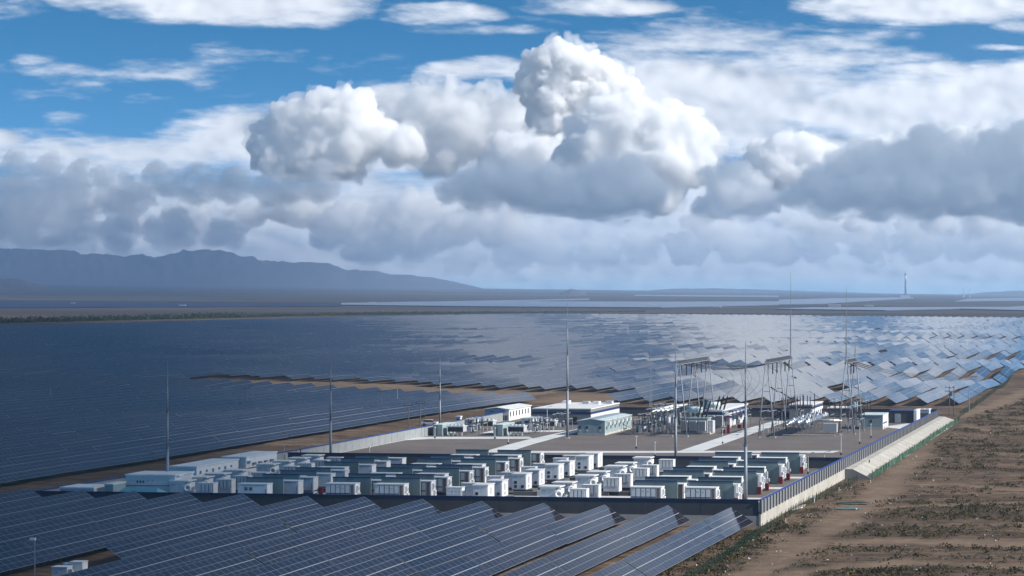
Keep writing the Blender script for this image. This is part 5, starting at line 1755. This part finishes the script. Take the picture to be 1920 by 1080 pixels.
# loose things outside the right wall
for i in range(3):
    p0, q0 = pq(1494 + 4.0 * i, 951 - 2.6 * i, -1.5)
    o = link("timber_plank", MB().box(-.2, .2, -2.6, 2.6, 0, .14).mesh("timber_plank", TIMB))
    o.location = S(p0, q0, float(zg(p0, q0)) + .06); o.rotation_euler = (0, 0, TH - .18 + .03 * i)
    tag(o, "pale timber plank on the soil below the right wall, %s of three" % ("leftmost", "middle", "rightmost")[i], "plank", "pale timber planks")
for i, (u, v, lab, m) in enumerate(((1527, 942, "short white marker post beside the timber planks", WHITE), (1473, 980, "red tipped marker post by the near mesh fence", RED), (1573, 921, "red tipped marker post below the retaining wall", RED), (1630, 884, "small red marker on the concrete slope", RED))):
    y = far_y(u, v); p0, q0 = SI((u - PPX) / F * y, y)
    zz = float(zg(p0, q0)) if i < 3 else -.8
    r = thing("marker_post", lab, "marker", S(p0, q0, zz), TH)
    link("stake", MB().cyl((0, 0, -.2), (0, 0, 1.0), .07, n=6).mesh("stake", WHITE if i == 0 else TIMB), r)
    link("tip", MB().box(-.14, .14, -.08, .08, .85, 1.35).mesh("tip", m), r)
for i, (u, v, w_) in enumerate(((1590, 954, 4.6), (1600, 944, 6.0))):
    y = far_y(u, v); p0, q0 = SI((u - PPX) / F * y, y)
    n_ = 26
    gx, gy = np.meshgrid(np.linspace(-w_ / 2, w_ / 2, n_), np.linspace(-.9, .9, 10))
    hz = .35 * fbm(gx * 1.1 + 9 * i, gy * 1.5, 71, 4) * (1 - (2 * gx / w_) ** 2) * (1 - (gy / .95) ** 2) + .05
    o = link("tarpaulin", grid_mesh("tarpaulin", gx, gy + gx * .1, hz, TARP if i == 0 else GPOST))
    o.location = S(p0, q0, float(zg(p0, q0)) + .08); o.rotation_euler = (0, 0, TH)
    tag(o, ("crumpled teal tarpaulin lying on the dirt beside the fence", "dark green netting heap lying on the dirt beside the fence")[i], "tarpaulin")

# ------------------------------------------------------------------ scrub on the desert, tree line
def scatter_mesh(name, items, m, label, cat, seed, leaves=26):
    """low clumps: each a heap of small tilted leaf faces"""
    rng = np.random.default_rng(seed)
    V = []
    tone = []
    for (x, y, z, rx, hz, tn_) in items:
        n_ = leaves if rx < .8 else int(leaves * 1.6)
        a = rng.uniform(0, 2 * np.pi, n_); rr = np.sqrt(rng.uniform(0, 1, n_))
        cz = rng.uniform(0, 1, n_) ** .8 * np.sqrt(np.maximum(1 - rr ** 2, 0.02))
        c = np.stack([x + rr * np.cos(a) * rx, y + rr * np.sin(a) * rx, z + cz * hz], 1)
        s = rng.uniform(.16, .34, n_)[:, None] * max(rx, .35) * .9
        d1 = rng.normal(size=(n_, 3)); d1 /= np.linalg.norm(d1, axis=1)[:, None]
        d2 = rng.normal(size=(n_, 3)); d2 -= d1 * np.sum(d1 * d2, 1)[:, None]; d2 /= np.linalg.norm(d2, axis=1)[:, None]
        V.append(np.stack([c - d1 * s, c + d2 * s * .6, c + d1 * s, c - d2 * s * .6], 1).reshape(-1, 3))
        tone.append(np.repeat(np.clip(tn_ + rng.uniform(-.25, .25, n_), 0, 1), 4))
    V = np.concatenate(V); tone = np.concatenate(tone)
    me = bpy.data.meshes.new(name)
    me.vertices.add(len(V)); me.vertices.foreach_set("co", V.astype(np.float32).ravel())
    me.loops.add(len(V)); me.loops.foreach_set("vertex_index", np.arange(len(V), dtype=np.int32))
    me.polygons.add(len(V) // 4)
    me.polygons.foreach_set("loop_start", np.arange(0, len(V), 4, dtype=np.int32)); me.polygons.foreach_set("loop_total", np.full(len(V) // 4, 4, np.int32))
    me.update(calc_edges=True)
    at_ = me.attributes.new("tone", 'FLOAT', 'POINT'); at_.data.foreach_set("value", tone.astype(np.float32))
    me.materials.append(m)
    return tag(link(name, me), label, cat, kind="stuff")


def leaf_material(name, stops):
    m = bpy.data.materials.new(name); m.use_nodes = True
    t = m.node_tree; b = t.nodes["Principled BSDF"]
    a = N(t, "ShaderNodeAttribute"); a.attribute_name = "tone"
    t.links.new(ramp(t, a.outputs['Fac'], stops), b.inputs['Base Color'])
    b.inputs['Roughness'].default_value = .9; b.inputs['Specular IOR Level'].default_value = .1
    return m


SCRUB = leaf_material("dry_scrub", [(0, (0.030, 0.030, 0.018)), (.5, (0.060, 0.055, 0.028)), (.8, (0.110, 0.090, 0.042)), (1, (0.18, 0.14, 0.075))])
rng = np.random.default_rng(5)
nc = 75000
uu = rng.uniform(1230, 1990, nc); yy = 300 + 560 * rng.uniform(0, 1, nc) ** 1.15
xx = (uu - PPX) / F * yy
pp, qq = SI(xx, yy)
den = .65 * sstep(0.40, 0.62, fbm(pp / 26.0 + 5, qq / 8.5, 301, 4)) + .30 * sstep(.5, .64, fbm(pp / 9.0, qq / 9.0, 305, 4)) + .05
tr_ = np.zeros(nc)
for path, w in TRACKS: tr_ = np.maximum(tr_, 1 - sstep(w * .5, w * 1.7, path_dist(pp, qq, path)))
ok = (rng.uniform(0, 1, nc) < den * (1 - tr_) * .55) & (pp > np.where(qq > 95, 7.0, 2.5)) | ((pp > -4) & (pp < 6) & (qq < -8) & (rng.uniform(0, 1, nc) < .4))
items = []
for x, y, p, q in zip(xx[ok], yy[ok], pp[ok], qq[ok]):
    rx = .14 + .68 * rng.uniform() ** 2.8
    items.append((x, y, float(ground_z(x, y)) + .02, rx * 1.15, rx * .75, rng.uniform(.1, .75)))
print("scrub", len(items))
scatter_mesh("scrub", items, SCRUB, "low dark dry scrub dotted over the desert right of the wall", "scrub", 9, 13)
# stones and pale litter
PSTONE = mat("pale_stone", (0.42, 0.38, 0.32), .9)
mb = MB()
for i in range(420):
    u = rng.uniform(1330, 1930); y = rng.uniform(310, 640); x = (u - PPX) / F * y
    if i % 3 == 0:
        p_, q_ = 4.5 + rng.normal() * 2.0, rng.uniform(-85, 200); w_ = S(p_, q_); x, y = w_.x, w_.y
    p_, q_ = SI(x, y)
    if p_ < (6.6 if q_ > 95 else 1.0): continue
    a_ = .07 + .22 * rng.uniform() ** 3; z_ = float(ground_z(x, y))
    k = len(mb.v); j_ = rng.uniform(.6, 1.3, 6) * a_
    mb.v += [(x + j_[0], y, z_ + .05), (x, y + j_[1], z_ + .05), (x - j_[2], y, z_ + .05), (x, y - j_[3], z_ + .05), (x, y, z_ + .05 + j_[4] * .9), (x, y, z_ - .1)]
    for a0, b0 in ((0, 1), (1, 2), (2, 3), (3, 0)): mb.f += [(k + a0, k + b0, k + 4), (k + b0, k + a0, k + 5)]; mb.m += [0, 0]
tag(link("rubble", mb.mesh("rubble", PSTONE)), "pale stones and litter strewn over the desert soil", "rubble", kind="stuff")
items = []
TREEM = leaf_material("tree_green", [(0, (0.018, 0.032, 0.014)), (.6, (0.035, 0.060, 0.022)), (1, (0.06, 0.085, 0.03))])
TLINE = [(-120, 611), (0, 606), (120, 603), (240, 600), (400, 596.5), (520, 593.5), (640, 591), (800, 588.5), (960, 587), (1120, 585.5), (1220, 584)]
for u in np.arange(-110, 1210, .55):
    v = np.interp(u, [a for a, _ in TLINE], [b for _, b in TLINE]) + rng.uniform(-1.2, .6)
    y = far_y(u, v); x = (u - PPX) / F * y
    f_ = 1 - .65 * sstep(700, 1200, u)
    if rng.uniform() > .55 + .45 * f_: continue
    h_ = rng.uniform(2.0, 6.0) * f_ * (1.35 if u < 460 else .9)
    items.append((x, y, float(ground_z(x, y)), 1.6 + h_ * .35, h_, rng.uniform(0, 1)))
scatter_mesh("tree_belt", items, TREEM, "dark green belt of trees along the far edge of the solar field", "tree belt", 21, 12)

# ------------------------------------------------------------------ far landmarks
def far_at(u, v):
    y = far_y(u, v); x = (u - PPX) / F * y
    return Vector((x, y, float(ground_z(x, y))))


a = far_at(1698, 554.6)
a.y = min(a.y, 12500.0)
a = Vector(((1698 - PPX) / F * 12000, 12000, 0)); a.z = float(ground_z(a.x, a.y))
s = F / a.y
hh = (554 - 507) / s
r = thing("solar_tower", "tall white solar power tower on the right horizon", "tower", a, 0)
link("shaft", MB().cyl((0, 0, -5), (0, 0, hh * .62), 5.6, 4.6, 16).mesh("shaft", STEELD, True), r)
link("upper_shaft", MB().cyl((0, 0, hh * .62), (0, 0, hh * .86), 4.5, 4.5, 16).mesh("upper_shaft", WHITE, True), r)
link("receiver", MB().cyl((0, 0, hh * .86), (0, 0, hh * .94), 4.2, 4.2, 16).mesh("receiver", STEELD, True), r)
link("crown", MB().cyl((0, 0, hh * .94), (0, 0, hh), 5.2, 3.4, 16).mesh("crown", WHITE, True), r)
link("foot_block", MB().box(-26, 22, -10, 10, -5, 9).mesh("foot_block", WHITE2), r)
for i, (u, hpx) in enumerate(((1807, 16), (1818.5, 15))):
    a = Vector(((u - PPX) / F * 12500, 12500, 0)); a.z = float(ground_z(a.x, a.y)); s = F / a.y
    r = thing("chimney", "thin %s chimney stack on the right horizon" % ("left", "right banded")[i], "chimney", a, 0)
    for k in range(4):
        link("band", MB().cyl((0, 0, hpx / s * k / 4), (0, 0, hpx / s * (k + 1) / 4), 2.6 - .25 * k, 2.4 - .25 * k, 8).mesh("band", GREYP if k % 2 else WHITE), r)
FARB = [(1565, 575.5, 22, 4, "cluster of white far buildings on the pale strip", ), (1629, 575.5, 16, 3, "small far shed on the pale solar strip"), (341, 574.8, 10, 3, "tiny white far shed on the left blue strip"), (697, 568.8, 10, 2.5, "tiny white far shed above the tree belt"), (840, 569.5, 8, 2.5, "tiny pale far shed on the middle strip"), (936, 569.8, 12, 2.5, "pale far shed row on the middle strip"),
        (1000, 570.5, 12, 3, "white far shed right of the shed row"), (1130, 572.5, 12, 2.5, "pale far shed below the isolated hill"), (1345, 577, 14, 3, "pale far shed on the long strip near its right end"), (1225, 573.5, 12, 2.5, "low pale far shed left of the tall mast top"), (136, 570.5, 6, 2.5, "tiny white far shed at the left of the dark strip")]
for (u, v, wpx, hpx, lab) in FARB:
    a = far_at(u, v); s = F / a.y
    r = thing("far_building", lab, "building", a, 0)
    w_ = wpx / s
    link("walls", MB().box(-w_ / 2, w_ / 2, 0, w_ * .6, -1, hpx * .75 / s).mesh("walls", WHITE), r)
    link("roof", MB().box(-w_ / 2 - 1, w_ / 2 + 1, -1, w_ * .6 + 1, hpx * .75 / s, hpx / s).mesh("roof", ROOFW), r)
for i, u in enumerate(range(1500, 1920, 47)):
    v = 553.6 + (u - 1500) * .0035 + (i % 3) * .6
    yy_ = 9000 + 400 * (i % 4)
    a = Vector(((u + 11 * (i % 3) - PPX) / F * yy_, yy_, 0)); a.z = float(ground_z(a.x, a.y))
    r = thing("pylon", "tiny grey pylon on the right horizon, %s from the left" % nth(i + 1), "pylon", a, 0, "far pylons")
    hh = 9 + 6 * ((i * 7) % 4)
    link("tower", MB().cyl((0, 0, 0), (0, 0, hh), .9, .25, 4).mesh("tower", STEELD), r); link("crossarm", MB().box(-3, 3, -.2, .2, hh * .8, hh * .83).mesh("crossarm", STEELD), r)

# ------------------------------------------------------------------ haze: one box of even air round everything but sky and clouds
hz_ = MB().box(-16000, 12000, -400, 22500, -45, 390)
hm = bpy.data.materials.new("haze"); hm.use_nodes = True
_ht = hm.node_tree; _ht.nodes.clear()
_ho = N(_ht, "ShaderNodeOutputMaterial"); _pv = N(_ht, "ShaderNodeVolumePrincipled")
_pv.inputs['Color'].default_value = (0.50, 0.71, 1.0, 1); _pv.inputs['Density'].default_value = 0.000062; _pv.inputs['Anisotropy'].default_value = 0.2
_ht.links.new(_pv.outputs[0], _ho.inputs['Volume'])
tag(link("haze", hz_.mesh("haze", hm)), "pale even haze over the whole plain", kind="stuff")
